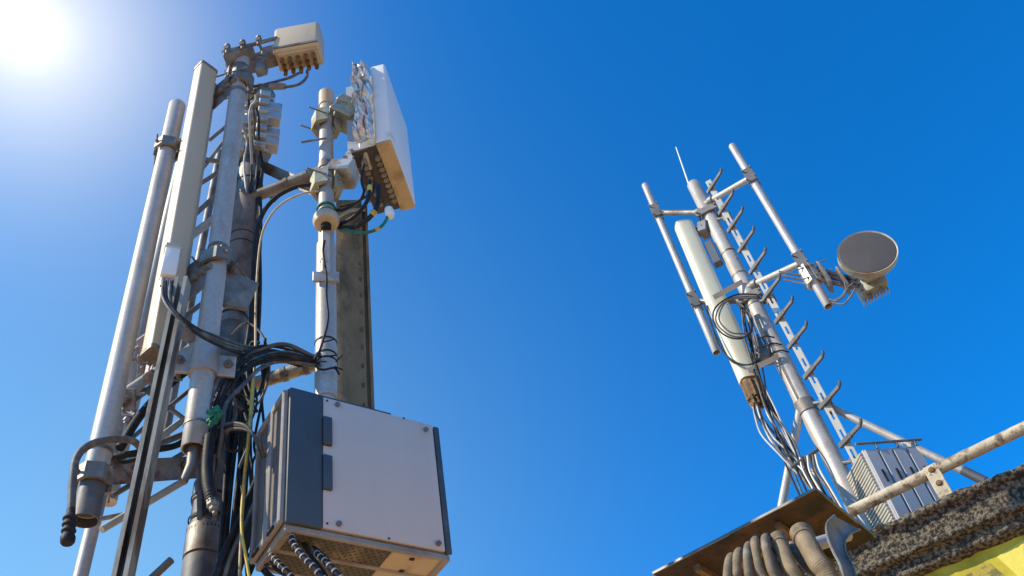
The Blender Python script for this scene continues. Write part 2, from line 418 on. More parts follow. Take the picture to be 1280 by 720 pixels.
# --- first panel antenna (cream, tall)
TA, BA = at(257, 90, 4.0), at(197, 442, 4.0)
axp = (TA-BA).normalized(); pa = thing('panel_antenna', BA, 'tall cream panel antenna between the two left pipes', 'antenna')
c = camdir(BA, axp); s = axp.cross(c)
if s.x < 0: s = -s
ca, sa = math.cos(.5), math.sin(.5); n_ = c*ca+s*sa*1.0; t_ = s*ca-c*sa       # front turned right, left side faces the light
def panel_profile(P, t, n, w2, d2, e=.28):
    pts = []
    for k in range(28):
        a = 2*math.pi*k/28; x, y = math.cos(a), math.sin(a)
        X = math.copysign(abs(x)**e, x)*w2; Y = math.copysign(abs(y)**e, y)*d2
        pts.append(P+t*X+n*Y)
    return pts
mb = MB(); ph = (TA-BA).length
mb.prism(panel_profile(BA, t_, n_, .07, .055), axp*ph); mb.build('radome', radome, pa)
mb = MB(); mb.prism(panel_profile(TA, t_, n_, .074, .059), axp*.03); mb.build('end_cap', galvd, pa)
mb = MB(); mb.prism(panel_profile(BA-axp*.03, t_, n_, .074, .059), axp*.03); mb.build('end_cap', galvd, pa)
mb = MB(); mb.box(lerp(BA, TA, .5)+t_*.095-n_*.03, t_*.02, n_*.02, axp*ph*.49); mb.build('back_rail', creamm, pa)
for y, x2 in ((112, .3), (345, .3)):
    P = on(BA, TA, y)+t_*.1-n_*.04; Q = on(A2, B2, y-4)-s2*.06
    mb = MB(); ax_ = (Q-P).normalized(); L = (Q-P).length; up_ = axp
    mb.box(lerp(P, Q, .5)+up_*.1, ax_*L*.5, n_*.012, up_*.045, .004); mb.box(lerp(P, Q, .5)-up_*.1, ax_*L*.5, n_*.012, up_*.045, .004)
    for k in (.2, .55, .85): mb.tube([lerp(P, Q, k)-n_*.07+up_*.02*k, lerp(P, Q, k)+n_*.09], .022, 10)
    mb.box(lerp(P, Q, .35), ax_*.05, n_*.05, up_*.17, .01)
    mb.box(lerp(P, Q, .7)-up_*.03, ax_*.03, n_*.06, up_*.13, .01)
    mb.build('bracket', galvd, pa)

# --- small control unit by the antenna
P0, P1 = at(209, 348, 3.85), at(216, 314, 3.85); axr = (P1-P0).normalized()
ru = thing('control_unit', P0, 'small pale rectangular control unit on the front of the cream antenna', 'control unit')
c = camdir(P0, axr); s = axr.cross(c)
if s.x < 0: s = -s
MB().box(lerp(P0, P1, .5), s*.042, c*.035, axr*(P1-P0).length*.5, .01, 2).build('housing', white, ru)
MB().box(P1+axr*.01, s*.048, c*.042, axr*.018, .006).build('cap', creamm, ru)
mb = MB()
for k in (-1, 0, 1): mb.tube([P0-axr*.005+s*k*.024, P0-axr*.07+s*k*.02], .012, 10)
mb.build('connector', lgrey, ru)

# --- slotted rail in front
RA, RB = at(150, 740, 3.82), at(229, 352, 3.82); axq = (RB-RA).normalized()
RA0 = to_ground(RA, RB); c = camdir(RA, axq); s = axq.cross(c)
if s.x < 0: s = -s
c, s = (c*.92-s*.39).normalized(), (s*.92+c*.39).normalized()
w2, d2, t2 = .034, .04, .006
poly = [s*-w2+c*d2, s*-w2-c*d2, s*w2-c*d2, s*w2+c*d2, s*.014+c*d2, s*.014+c*(d2-t2), s*(w2-t2)+c*(d2-t2), s*(w2-t2)-c*(d2-t2), s*(-w2+t2)-c*(d2-t2), s*(-w2+t2)+c*(d2-t2), s*-.014+c*(d2-t2), s*-.014+c*d2]
sr = MB().prism([RA0+p for p in poly], RB-RA0).build('cable_rail', M('rail_steel', (.36,.32,.25), (.25,.22,.17), 7, .55, .3, .1, 80, dirt=(.12,.08,.05), dlo=.52, dhi=.66, dscale=7, stretch=(1,1,.3)))
tag(sr, 'narrow slotted steel channel running down in front of the cream antenna', 'rail')

# --- taped central pole
PA, PB = at(250, 735, 4.7), at(320, 165, 4.7); axc = (PB-PA).normalized()
tp = thing('tower_pole', to_ground(PA, PB), 'dark taped central pole with ribbed head behind the front pipe', 'pole')
def seg(y1, y2, r, mat, name='sleeve'):
    a, b = on(PA, PB, y1), on(PA, PB, y2)
    return MB().lathe(a, axc, [(r-.01, 0), (r, .002), (r, (b-a).length-.002), (r-.01, (b-a).length)], 36).build(name, mat, tp)
a = to_ground(PA, PB); MB().lathe(a, axc, [(.095, 0), (.095, (on(PA, PB, 190)-a).length), (.001, (on(PA, PB, 190)-a).length)], 36).build('shaft', darkp, tp)
seg(386, 252, .103, brown); seg(250, 216, .1, galvd); seg(412, 389, .099, galvd); seg(560, 430, .101, darkp); seg(700, 662, .108, galvd); seg(734, 702, .105, darkp)
seg(630, 606, .104, darkp)
for y in (232, 300, 312, 652, 668, 400, 626): band(tp, on(PA, PB, y), axc, .104 if y > 600 else .1, .012, black)
hd = MB(); P = on(PA, PB, 205)
prof = [(.1, 0)]
for k in range(7): rk = .125+.02*((k*3) % 4)/3; prof += [(rk, .05+k*.13), (rk, .1+k*.13), (.1, .11+k*.13), (.1, .16+k*.13)]
prof += [(.09, 1.02), (.001, 1.03)]
hd.lathe(P, axc, prof, 28)
cc = camdir(P, axc); ss = axc.cross(cc)
if ss.x < 0: ss = -ss
h_ = hd.build('head', galvd, tp)
mb = MB()
for k in range(7):
    g_ = k*.9; q = P+axc*(.08+k*.13)
    mb.box(q+ss*(.13*(1 if k % 3 else -1))+cc*.07, ss*.06, cc*.05, axc*.06, .008); mb.box(q+ss*.04+cc*.13, ss*.045, cc*.03, axc*.035, .006)
    mb.tube([q+cc*.1-ss*.12, q+cc*.1+ss*.12], .014, 8)
mb.build('bracket', fins, h_)
MB().lathe(P+axc*1.08+ss*.02, (cc+ss*.3).normalized(), [(.001,-.05),(.09,-.05),(.105,-.03),(.105,.03),(.08,.055),(.001,.06)], 24).build('junction_cover', galvd, h_)

# --- third pipe with concrete post behind
A3, B3 = at(407, 640, 4.3), at(408, 119, 4.3); ax3 = (B3-A3).normalized()
p3 = thing('antenna_pole', A3, 'shiny galvanised pipe carrying the white panel antenna above the big cabinet', 'pole')
pipe_mb(A3, B3, .055).build('tube', galv, p3)
c3 = camdir(lerp(A3, B3, .6), ax3); s3 = ax3.cross(c3)
if s3.x < 0: s3 = -s3
a = on(A3, B3, 500); b = on(A3, B3, 306)
MB().lathe(a, ax3, [(.05,0),(.066,.002),(.066,(b-a).length-.01),(.05,(b-a).length)], 32).build('sleeve', galv, p3)
MB().lathe(on(A3, B3, 134), ax3, [(.05,0),(.063,.002),(.063,.2),(.05,.2)], 24).build('sleeve', radome, p3)
for y, sz in ((155, .13), (232, .13)):
    P = on(A3, B3, y)
    clamp(p3, P, ax3, .055, -s3*.92+c3*.35, sz*.72, .048, .085, .13, olive, two=False)
band(p3, on(A3, B3, 210), ax3, .06, .07, galvd)
P = on(A3, B3, 182); mb = MB(); mb.tube([P-s3*.19+c3*.03-ax3*.01, P+c3*.07], .009, 8); mb.build('threaded_rod', galvd, p3)
P = on(A3, B3, 355)
mb = MB(); mb.box(P+c3*.065, s3*.085, c3*.012, ax3*.045, .004); mb.box(P+c3*.07+ax3*.25+s3*.0, s3*.03, c3*.015, ax3*.22, .006); mb.build('bracket', galv, p3)
for y in (430, 447, 455): band(p3, on(A3, B3, y), ax3, .066, .012, black, 'cable_tie')

# cross arms from the taped pole to this pipe
def arm_tube(x1, y1, d1, x2, y2, d2, r, mat, label, ribs=True):
    A, B = at(x1, y1, d1), at(x2, y2, d2); t = thing('cross_arm', A, label, 'arm')
    MB().tube([A, B], r, 20).build('tube', mat, t); ax = (B-A).normalized()
    if ribs:
        for k in (.1, .55, .8): band(t, lerp(A, B, k), ax, r, .03, galvd, 'band', .006)
    return t
arm_tube(304, 251, 4.68, 404, 213, 4.36, .045, galvd, 'upper round cross arm from the dark pole to the shiny pipe')
arm_tube(296, 487, 4.6, 404, 452, 4.38, .042, rail_m, 'lower rusty cross arm just above the big cabinet')
A, B = at(364, 224, 4.6), at(404, 238, 4.4)
bp_ = MB().tube([at(340, 250, 4.7), A, B], .03, 14)
tag(bp_.build('conduit', galvd), 'short grey conduit tube behind the upper cross arm', 'pipe')

# GPS mushroom
G = on(A3, B3, 293)+c3*.1
gp = thing('gps_antenna', G, 'small cream mushroom-shaped antenna clipped to the shiny pipe', 'antenna')
dn = ax3
MB().lathe(G, dn, [(.001,-.02),(.045,-.02),(.08,-.01),(.092,.02),(.088,.06),(.06,.1),(.03,.12),(.001,.122)], 32).build('dome', radome, gp)
MB().lathe(G, dn, [(.001,-.055),(.034,-.055),(.036,-.018),(.001,-.018)], 20).build('socket', black, gp)
MB().box(G+dn*.03-c3*.07, s3*.02, c3*.05, dn*.02).build('bracket', galvd, gp)

# concrete post
CA, CB = at(444, 560, 4.95), at(439, 262, 4.95); axk = (CB-CA).normalized(); CG = to_ground(CA, CB)
ck = camdir(CA, axk); sk = axk.cross(ck)
if sk.x < 0: sk = -sk
cp = thing('concrete_post', CG, 'stained concrete post behind the shiny pipe and cabinet', 'post')
Lk = (CB-CG)
mb = MB(); mb.prism([CG+sk*x+ck*y for x, y in ((-.12,-.12),(.085,-.12),(.085,.1),(-.12,.1))], Lk)
mb.build('shaft', concrete, cp)
mb = MB(); mb.prism([CG+sk*x+ck*y for x, y in ((.087,-.12),(.13,-.12),(.13,.085),(.11,.085),(.11,.05),(.087,.05))], Lk); mb.build('edge_rail', concrete, cp)
mb = MB()
for k in range(14):
    P = lerp(CA, CB, (k+.5)/14)+ck*.1+sk*.06; mb.box(P, sk*.008, ck*.006, axk*.02)
mb.build('bolt', rustbr, cp)

# --- white panel antenna on the shiny pipe
Q0 = at(489, 173, 4.1)                                  # lower front corner where tan base meets the face
zq = Q0.z; Q1 = atz(520, 258, zq); bdir = (Q1-Q0).normalized()
Lb = (Q1-Q0).length; adir = V((-bdir.y, bdir.x, 0))
if along(Q0, adir, 468, 176) < 0: adir = -adir
La = along(Q0, adir, 468, 176); Ht = (at(488, 76, 4.1).z-Q0.z)
print('panel2', Lb, La, Ht, bdir, adir)
Hh = along(Q0, V((0,0,1)), 488, 78)
print('H', Hh)
wp = thing('panel_antenna', Q0+adir*.4, 'wide white panel antenna with tan base and foil-wrapped back on the shiny pipe', 'antenna')
C = Q0+bdir*Lb/2+adir*La/2+up*Hh/2
MB().box(C, bdir*Lb/2, adir*La/2, up*Hh/2, .02, 3).build('radome', white, wp)
MB().box(C-up*(Hh/2+.011), bdir*(Lb/2-.004), adir*(La/2-.004), up*.012, .004).build('base_plate', tan, wp)
Db = .22
Cb = Q0+bdir*Lb/2+adir*(La+.006+Db*.32)+up*Hh*.5
mb = MB(); mb.box(Cb, bdir*(Lb/2-.06), adir*Db*.32, up*(Hh/2-.03), .01)
for k in range(15):
    P = Cb+bdir*(-Lb/2+.08+(Lb-.16)*k/14)+adir*(Db*.32+.04); mb.box(P, bdir*.006, adir*.05, up*(Hh/2-.1))
bk = mb.build('heat_sink', fins, wp)
mb = MB()
FO = Q0+adir*(La+.004)-bdir*.01
FW_, FH = Db*.62, Hh-.03
def foilf(u, v):
    P = FO+adir*FW_*u+up*(.015+FH*v)
    q = V((u*3, v*8, 0)); hx, hy = q.x % 1, q.y % 1
    lump = (math.sin(math.pi*hx)*math.sin(math.pi*hy))**.5
    cr = abs(NZ.noise(P*16))*1.6+abs(NZ.noise(P*34+V((3,1,7))))*.9
    jag = V((NZ.noise(P*11+V((5,5,1))), NZ.noise(P*11), NZ.noise(P*11+V((1,8,2)))))*.05
    edge = min(1, 8*min(u, 1-u, v*2, (1-v)*2)+.1)
    return P-bdir*(.015+(.05*lump+.045*cr)*edge)+jag*(.6+.4*edge)
mb.grid(foilf, 60, 130)
mb.grid(lambda u, v: foilf(u, v)+bdir*.006, 60, 130)
mb.build('foil_wrap', foil, wp)
# underside connectors of the rear unit
mb = MB()
for k in range(9):
    P = Cb-up*(Hh/2-.02)+bdir*(-Lb/2+.12+(Lb-.26)*k/8)
    for e in (-.06, .05): mb.tube([P+adir*e, P+adir*e-up*.07], .022, 10)
mb.build('connector', galvd, wp)
mb = MB(); mb.box(Cb-up*(Hh/2+.0)+adir*.02, bdir*(Lb/2-.03), adir*.1, up*.01); mb.build('rear_plate', M('dark_rear_plate', (.07,.055,.045)), wp)
# tilt brackets
for y, z2 in ((150, .72), (222, .12)):
    P = on(A3, B3, y)+s3*.1; Q = Cb-bdir*(Lb*.28)+adir*.1+up*(Hh*(z2-.5))
    ax_ = (Q-P).normalized(); L = (Q-P).length; s_, u_ = perp(ax_)
    mb = MB(); 
    for sg in (-1, 1):
        mb.box(lerp(P, Q, .5)+s_*sg*.06, ax_*L*.5, s_*.008, u_*.045, .003)
    for k in (.15, .45, .75): mb.tube([lerp(P, Q, k)-s_*.1, lerp(P, Q, k)+s_*.1], .016, 8)
    mb.box(P+ax_*.06, ax_*.07, s_*.1, u_*.1, .012); mb.box(lerp(P, Q, .8)-u_*.05, ax_*.05, s_*.08, u_*.09, .01)
    mb.build('tilt_bracket', olive if y == 150 else fins, wp)

# --- big cabinet
K0 = at(355, 654, 3.75)                                  # lower front left corner
rr_ = V((2076, 1717, 0)).normalized(); bb_ = V((-rr_.y, rr_.x, 0))
wK = along(K0, rr_, 565, 690); dK = along(K0, bb_, 312, 704); hK = along(K0, up, 364, 486)
print('cabinet', wK, dK, hK)
cb = thing('equipment_cabinet', K0+rr_*wK/2+bb_*dK/2, 'big grey equipment cabinet with dark side strip and perforated left side', 'cabinet')
Cc = K0+rr_*wK/2+bb_*dK/2+up*hK/2
MB().box(Cc, rr_*(wK/2-.006), bb_*(dK/2-.006), up*(hK/2-.006), .01, 2).build('body', cabtrim, cb)
def fr(u0, u1, v0, v1, t=.008, off=0, name='panel', mat=cabw, bev=.003):      # slab on the front face
    C_ = K0+rr_*(u0+u1)/2*wK+up*(v0+v1)/2*hK-bb_*(off+t/2-.004)
    return MB().box(C_, rr_*(u1-u0)/2*wK, bb_*t/2, up*(v1-v0)/2*hK, bev, 2).build(name, mat, cb)
fr(.212, .955, .012, .992, .016, 0, 'front_panel', cabw)
fr(.0, .206, .0, 1.0, .024, 0, 'side_strip', cabblu, .008)
fr(.962, 1.0, .0, .985, .018, 0, 'edge_strip', cabblu, .005)
for v0, v1 in ((.6, .82), (.27, .52)):
    hg = fr(.206, .262, v0, v1, .03, .004, 'hinge', cabblu, .004)
mb = MB()
for u, v in ((.3, .95), (.9, .93), (.3, .05), (.91, .05)):
    P = K0+rr_*u*wK+up*v*hK-bb_*.016; mb.tube([P, P-bb_*.012], .013, 14); 
mb.build('screw', galvd, cb)
mb = MB()
for u, v in ((.235, .965), (.235, .04), (.6, .02), (.75, .985)):
    P = K0+rr_*u*wK+up*v*hK-bb_*.0145; mb.tube([P, P-bb_*.004], .005, 8)
mb.build('rivet', black, cb)
# left side, two perforated doors with frames
for a0, a1 in ((.04, .46), (.52, .97)):
    C_ = K0+bb_*(a0+a1)/2*dK+up*hK*.5-rr_*.004
    g_ = MB().box(C_, bb_*(a1-a0)/2*dK*.86, rr_*.008, up*hK*.455, .002).build('perforated_door', grill, cb)
    mb = MB()
    for e in (a0, a1): mb.box(K0+bb_*e*dK+up*hK*.5-rr_*.012, bb_*.014, rr_*.014, up*hK*.49, .005)
    for v in (.03, .97): mb.box(K0+bb_*(a0+a1)/2*dK+up*hK*v-rr_*.012, bb_*(a1-a0)/2*dK, rr_*.0135, up*.02, .005)
    mb.build('door_frame', cabtrim, g_)
mb = MB()
for a in (.2, .3, .7, .8):
    mb.box(K0+bb_*a*dK+up*.012-rr_*.028, bb_*.02, rr_*.006, up*.006)
mb.build('vent_slot', black, cb)
# underside
U0 = K0-up*.002
mb = MB(); mb.box(U0+rr_*wK*.345+bb_*dK*.5-up*.006, rr_*wK*.29, bb_*dK*.44, up*.01, .002); mb.build('perforated_base', dotty, cb)
mb = MB(); mb.box(U0+rr_*wK*.81+bb_*dK*.5-up*.008, rr_*wK*.165, bb_*dK*.46, up*.012, .003); tb = mb.build('base_plate', tan, cb)
mb = MB()
for a in (.15, .45, .7, .9): mb.box(U0+rr_*wK*.78+bb_*dK*a-up*.021, rr_*.012, bb_*.01, up*.003)
mb.build('slot', black, tb)
mb = MB()
for u in (.03, .97): mb.box(U0+rr_*wK*u+bb_*dK*.5-up*.012, rr_*.02, bb_*dK*.49, up*.018, .006)
for a in (.04, .5, .96): mb.box(U0+bb_*dK*a+rr_*wK*.5-up*.01, rr_*wK*.475, bb_*.012, up*.016, .005)
mb.build('base_frame', cabtrim, cb)
mb = MB(); mb.box(K0+up*(hK+.012)+rr_*wK*.38+bb_*.07, rr_*wK*.3, bb_*.06, up*.014, .004); mb.box(K0+up*(hK+.004)+rr_*wK*.1+bb_*.05, rr_*wK*.1, bb_*.04, up*.012, .006); mb.build('lid_edge', cabblu, cb)
mb = MB(); P = on(A3, B3, 600); mb.box(P-bb_*.06, rr_*.14, bb_*.04, up*.22, .008); mb.build('mounting_bracket', galvd, cb)

# --- left cables
GL = 'black cables bundled along the dark pole'
for k in range(5):
    o = k-2
    cable('cable', 'grey looping cable from the small control unit across the front pipe', 'cable',
      [(204+k*3, 352, 3.82), (203+k*3, 370+k*2, 3.74), (216+k*2.5, 390+k*1.6, 3.7), (245+o*1.5, 408+k*2.6, 3.7), (277, 422+k*3, 3.76), (305, 432+k*2.4, 4.1), (345, 438+k*3, 4.25), (372+k, 446+k*3, 4.3)],
      .0085+.001*(k % 2), (cgrey, black, cgrey)[k % 3], 'cables looping from the control unit', .008)
for k in range(7):
    o = k-3
    cable('cable', 'thick black cable arching over from the shiny pipe and dropping beside the front pipe', 'cable',
      [(392+k*1.5, 446+k*2, 4.25), (355+o, 440+o*3.0, 4.2), (322+o*1.5, 446+o*3.2, 4.12), (295+o*2.5, 466+o*2.8, 4.05), (277+o*3, 500+o*1.5, 4.0), (268+o*3.2, 545, 4.0), (262+o*3, 590, 4.05), (259+o*3, 640+abs(o)*3, 4.1)],
      (.014, .009, .012, .008)[k % 4], black if k % 3 else cgrey, 'thick cables arching beside the front pipe', .022)
for k in range(6):
    cable('cable', 'black cable running down the right side of the dark pole', 'cable',
      [(322+k*.8, 215, 4.62), (322+k*.8, 290, 4.6), (317+k*1.4, 360, 4.58), (308+k*2.2, 430, 4.55), (293+k*4.2, 500, 4.5), (283+k*5.5, 570, 4.48), (277+k*5, 650, 4.45), (268+k*4.5, 760, 4.45)],
      .013, black, GL, .014)
for k in range(7):
    cable('cable', 'black cable slanting down behind the left side of the cabinet', 'cable',
      [(352+k, 520+k*5, 4.3), (338+k*1.0, 560+k*3, 4.2), (318+k*3, 605, 4.15), (296+k*4.2, 650, 4.1), (275+k*5, 700, 4.1), (255+k*5, 765, 4.1)],
      .0125, black if k != 3 else cgrey, 'black cables slanting behind the cabinet', .01)
for k in range(3):
    cable('cable', 'grey cable bowing from the dark pole to the cabinet edge', 'cable',
      [(272+k*2, 535+k*4, 4.0), (290, 529+k*3.5, 3.95), (308+k*2, 533+k*3, 3.9), (320+k*2, 550+k*2, 3.9), (326+k*2, 572, 3.95)], .009, cgrey if k != 1 else black, 'grey cables bowing to the cabinet')
for k in range(5):
    cable('cable', 'loose black cable hanging below the arch of cables by the cabinet', 'cable',
      [(300+k*9, 455, 4.35), (306+k*7, 490, 4.38), (296+k*8, 530+k*6, 4.4), (300+k*6, 580, 4.42), (304+k*3, 640, 4.42), (300+k*6, 690, 4.42), (312-k*6, 760, 4.42)],
      .008, black, 'loose cables below the arch', .03)
for k in range(4):
    cable('cable', 'thin black cable looping under the left edge of the cabinet', 'cable',
      [(298+k*2, 655+k*6, 4.45), (312, 668+k*8, 4.3), (322+k*2, 690+k*7, 4.1), (345, 705+k*8, 4.0), (380+k*6, 740, 4.0)], .0085, black, 'thin cables under the cabinet', .012)
rc = random.Random(11)
for k in range(9):
    x0, y0 = rc.uniform(268, 330), rc.uniform(440, 520); rx, ry = rc.uniform(8, 26), rc.uniform(16, 46); D_ = rc.uniform(4.1, 4.4); ph = rc.uniform(0, 6)
    cable('cable', 'dark cable coiled in the tangle between the front pipe and the lower cross arm', 'cable',
      [(x0+rx*math.cos(ph+t*.9), y0+ry*math.sin(ph+t*.9)+t*5, D_+.03*math.sin(t*1.7)) for t in range(7)], rc.uniform(.007, .012), (black, black, cgrey)[k % 3], 'tangled dark cables above the cabinet')
cable('cable', 'yellow cable arching from the shiny pipe and running down beside the dark pole', 'cable',
   [(398, 239, 4.2), (375, 243, 4.22), (352, 255, 4.3), (335, 275, 4.36), (325, 305, 4.38), (320, 370, 4.38), (319, 440, 4.2), (314, 520, 4.15), (306, 600, 4.0), (301, 680, 3.98), (298, 760, 3.98)], .0075, tancab)
cable('cable', 'yellow cable lower right of the dark pole near the cabinet', 'cable',
   [(316, 470, 4.1), (311, 540, 4.02), (304, 610, 3.98), (302, 660, 3.95), (308, 700, 3.95), (318, 760, 3.95)], .007, yellow)
cable('cable', 'thick black cable arching beside the yellow one above the upper cross arm', 'cable',
   [(398, 230, 4.28), (372, 233, 4.33), (346, 246, 4.4), (328, 268, 4.46), (319, 305, 4.48), (315, 380, 4.5), (312, 440, 4.5), (306, 500, 4.5)], .017, black)
cable('cable', 'dark cable slanting up behind the slotted rail at left', 'cable',
   [(150, 560, 4.3), (175, 520, 4.35), (205, 487, 4.4), (235, 462, 4.45), (262, 440, 4.5)], .024, black)
cable('cable', 'dark cable curving between the crossbeam and the front pipe', 'cable',
   [(135, 572, 4.35), (160, 568, 4.3), (195, 562, 4.3), (222, 556, 4.35), (245, 540, 4.4)], .018, black)
cable('cable', 'thin cable by the crossbeam end curling over the lattice leg', 'cable',
   [(134, 570, 4.2), (142, 572, 4.2), (152, 578, 4.25), (170, 575, 4.3)], .01, black)
# hooked cable with a plug at the far left
A_ = [at(*p) for p in ((178, 562, 4.15), (165, 551, 4.05), (140, 549, 4.0), (112, 556, 3.95), (96, 572, 3.95), (91, 600, 3.95), (89, 640, 3.95))]
hk = thing('hooked_cable', A_[-1], 'stiff dark cable hooked over the far left pipe with a taped plug at its end', 'cable')
MB().tube(smooth_pts(A_, 8), .018, 14).build('lead', cgrey, hk)
P, Q = at(89, 636, 3.95), at(84, 680, 3.95); prof = []
axh = (Q-P).normalized(); L = (Q-P).length
prof = [(.0005,0),(.019,0),(.02,.03)] + [(.024+.004*((i*7) % 3), .03+(L-.05)*i/12) for i in range(1, 12)] + [(.03, L*.95), (.024, L), (.0005, L)]
MB().lathe(P, axh, prof, 14).build('plug', black, hk)
# corrugated conduit end below the front pipe
A_ = [at(*p) for p in ((262, 545, 3.95), (259, 580, 3.93), (260, 605, 3.9), (266, 630, 3.88))]
cd = thing('conduit_end', A_[0], 'black corrugated conduit ending in a silver plug below the front pipe', 'conduit')
S = smooth_pts(A_, 14); MB().tube(S, [.026+.003*(i % 2) for i in range(len(S))], 14).build('sleeve', black, cd)
MB().lathe(A_[-1], (A_[-1]-A_[-2]).normalized(), [(.001,-.02),(.028,-.02),(.03,.01),(.022,.02),(.022,.035),(.012,.04),(.012,.06),(.001,.06)], 8).build('plug', galvd, cd)
# green wrap
mb = MB()
for k in range(14):
    P = at(268+random.uniform(-5, 6), 521+random.uniform(-9, 8), 3.88+random.uniform(-.04, .04)); a = V([random.uniform(-1,1) for _ in range(3)]).normalized(); b2, c_ = perp(a)
    mb.box(P, a*.03, b2*.012, c_*.006)
tag(mb.build('green_tape', green), 'ragged green tape wrapped round the cables beside the front pipe', 'tape')
# top box leads
for i, pts in enumerate(([(384, 88, 3.9), (383, 97, 3.9), (372, 106, 3.9), (350, 109, 3.95), (330, 107, 4.0), (318, 108, 4.05)],
            [(376, 90, 3.9), (362, 97, 3.9), (345, 102, 3.95), (328, 107, 4.0), (316, 118, 4.05)])):
    cable('lead', ('lower looping lead with a grey coupler under the small radio box', 'upper thin lead under the small radio box')[i], 'cable', pts, .011, cgrey)
A_, B_ = at(336, 108, 3.96), at(355, 108, 3.94)
tag(MB().lathe(A_, (B_-A_), [(.001,0),(.02,.002),(.026,.03),(.026,.1),(.02,.13),(.001,.131)], 14).build('coupler', galvd), 'short grey coupler on the lead below the small radio box', 'connector')
cable('lead', 'thin lead dropping from the small radio box lead behind the front pipe', 'cable', [(318, 108, 4.1), (320, 125, 4.15), (314, 133, 4.2), (312, 150, 4.25), (315, 205, 4.55)], .01, lgrey)
for k in range(4):
    cable('lead', 'thin lead clipped round the head of the dark pole', 'cable', [(306+k*5, 118+k*6, 4.2), (304+k*6, 150, 4.4), (308+k*6, 175, 4.55), (304+k*7, 205, 4.6), (308+k*5, 240, 4.58)], .009, (lgrey, black, cgrey, black)[k], 'leads round the dark pole head', .02)
# leads from white antenna
def lead(label, pts, r, mat, bx=None, bmat=yellow):
    A_ = [at(*p) for p in pts]; t = thing('jumper_cable', A_[0], label, 'cable'); S = smooth_pts(A_, 10)
    MB().tube(S, r, 12).build('lead', mat, t)
    for i in bx or []:
        i = int(i*(len(S)-2)); MB().tube([S[i], S[i+1], S[min(i+2, len(S)-1)], S[min(i+3, len(S)-1)]], r*1.35, 12).build('tape_band', bmat, t)
lead('black jumper with yellow tape nearest the pipe, under the white antenna', [(462, 225, 4.1), (461, 245, 4.1), (452, 262, 4.12), (436, 275, 4.2), (422, 279, 4.25), (412, 270, 4.3)], .014, black, [.1])
lead('thick black jumper ending in a yellow band under the white antenna', [(473, 232, 4.15), (472, 255, 4.12), (462, 272, 4.15), (445, 283, 4.2), (425, 284, 4.25), (412, 276, 4.3)], .017, black, [.32])
lead('green jumper cable with a yellow band under the white antenna', [(484, 256, 4.15), (484, 272, 4.12), (474, 285, 4.12), (455, 291, 4.15), (435, 288, 4.22), (415, 281, 4.3)], .011, green, [.42])
lead('thin black jumper behind the others under the white antenna', [(468, 228, 4.3), (466, 240, 4.3), (450, 250, 4.3), (430, 262, 4.32), (415, 262, 4.34)], .011, black)
lead('tan jumper cable curving behind the shiny pipe', [(455, 262, 4.45), (440, 263, 4.4), (428, 268, 4.38), (414, 276, 4.38)], .013, tancab)
lead('short black jumper looping closest to the antenna back', [(455, 205, 4.2), (452, 225, 4.15), (455, 240, 4.15), (447, 252, 4.2), (425, 258, 4.25)], .01, black)
P = at(487, 266, 4.12); tag(MB().lathe(P, V((.1,0,-1)), [(.001,-.04),(.03,-.04),(.034,.02),(.02,.05),(.001,.05)], 12).build('plug', white), 'small white plug hanging from the green jumper cable', 'connector')
for k in range(3):
    P = on(A3, B3, 262+k*6); q = MB().lathe(P, ax3, [(.058,-.006),(.07,-.006),(.07,.006),(.058,.006)], 24).build('cable_tie', green, p3)
lead('thin dark lead running down the front of the shiny pipe', [(406, 300, 4.15), (404, 315, 4.2), (408, 345, 4.16), (408, 370, 4.2), (410, 398, 4.2), (404, 425, 4.2), (396, 445, 4.2), (384, 455, 4.25), (372, 458, 4.28)], .0075, black)
lead('thin dark lead bowed under the lower cross arm end', [(400, 440, 4.25), (396, 458, 4.2), (404, 462, 4.2), (418, 460, 4.2), (424, 468, 4.25)], .0065, black)
mb = MB()
for x, y, x2, y2 in ((402, 428, 418, 424), (404, 446, 420, 444), (428, 444, 420, 452), (428, 462, 418, 458), (396, 452, 408, 452)):
    mb.tube([at(x, y, 4.2), at(x2, y2, 4.18)], .005, 6)
mb.build('cable_tie_tail', black, p3)
# corrugated drops under cabinet
for (pts, lb) in (([(363, 668, 3.8), (368, 682, 3.78), (380, 697, 3.76), (395, 712, 3.75), (412, 735, 3.75), (425, 770, 3.75)], 'left banded cable drooping from the cabinet base'),
            ([(394, 690, 3.85), (405, 700, 3.8), (420, 716, 3.78), (440, 740, 3.78), (460, 775, 3.78)], 'right banded cable drooping from the cabinet base'),
            ([(338, 692, 3.95), (346, 702, 3.93), (358, 714, 3.9), (375, 735, 3.9), (390, 770, 3.9)], 'outermost banded cable below the perforated doors')):
    A_ = [at(*p) for p in pts]; t = thing('banded_cable', A_[0], lb, 'cable'); S = smooth_pts(A_, 12)
    MB().tube(S, .013, 12).build('lead', black, t)
    mb = MB()
    for i in range(2, len(S)-3, 5): mb.tube([S[i], lerp(S[i], S[i+1], .9)], .0155, 12)
    mb.build('pale_band', lgrey, t)
for k in range(4):
    cable('cable', 'plain dark cable drooping between the banded ones under the cabinet', 'cable', [(370+k*7, 672+k*4, 3.9), (380+k*7, 692, 3.86), (398+k*7, 712, 3.85), (425+k*8, 760, 3.85)], .009, black if k % 2 else cgrey, 'plain cables under the cabinet', .008)

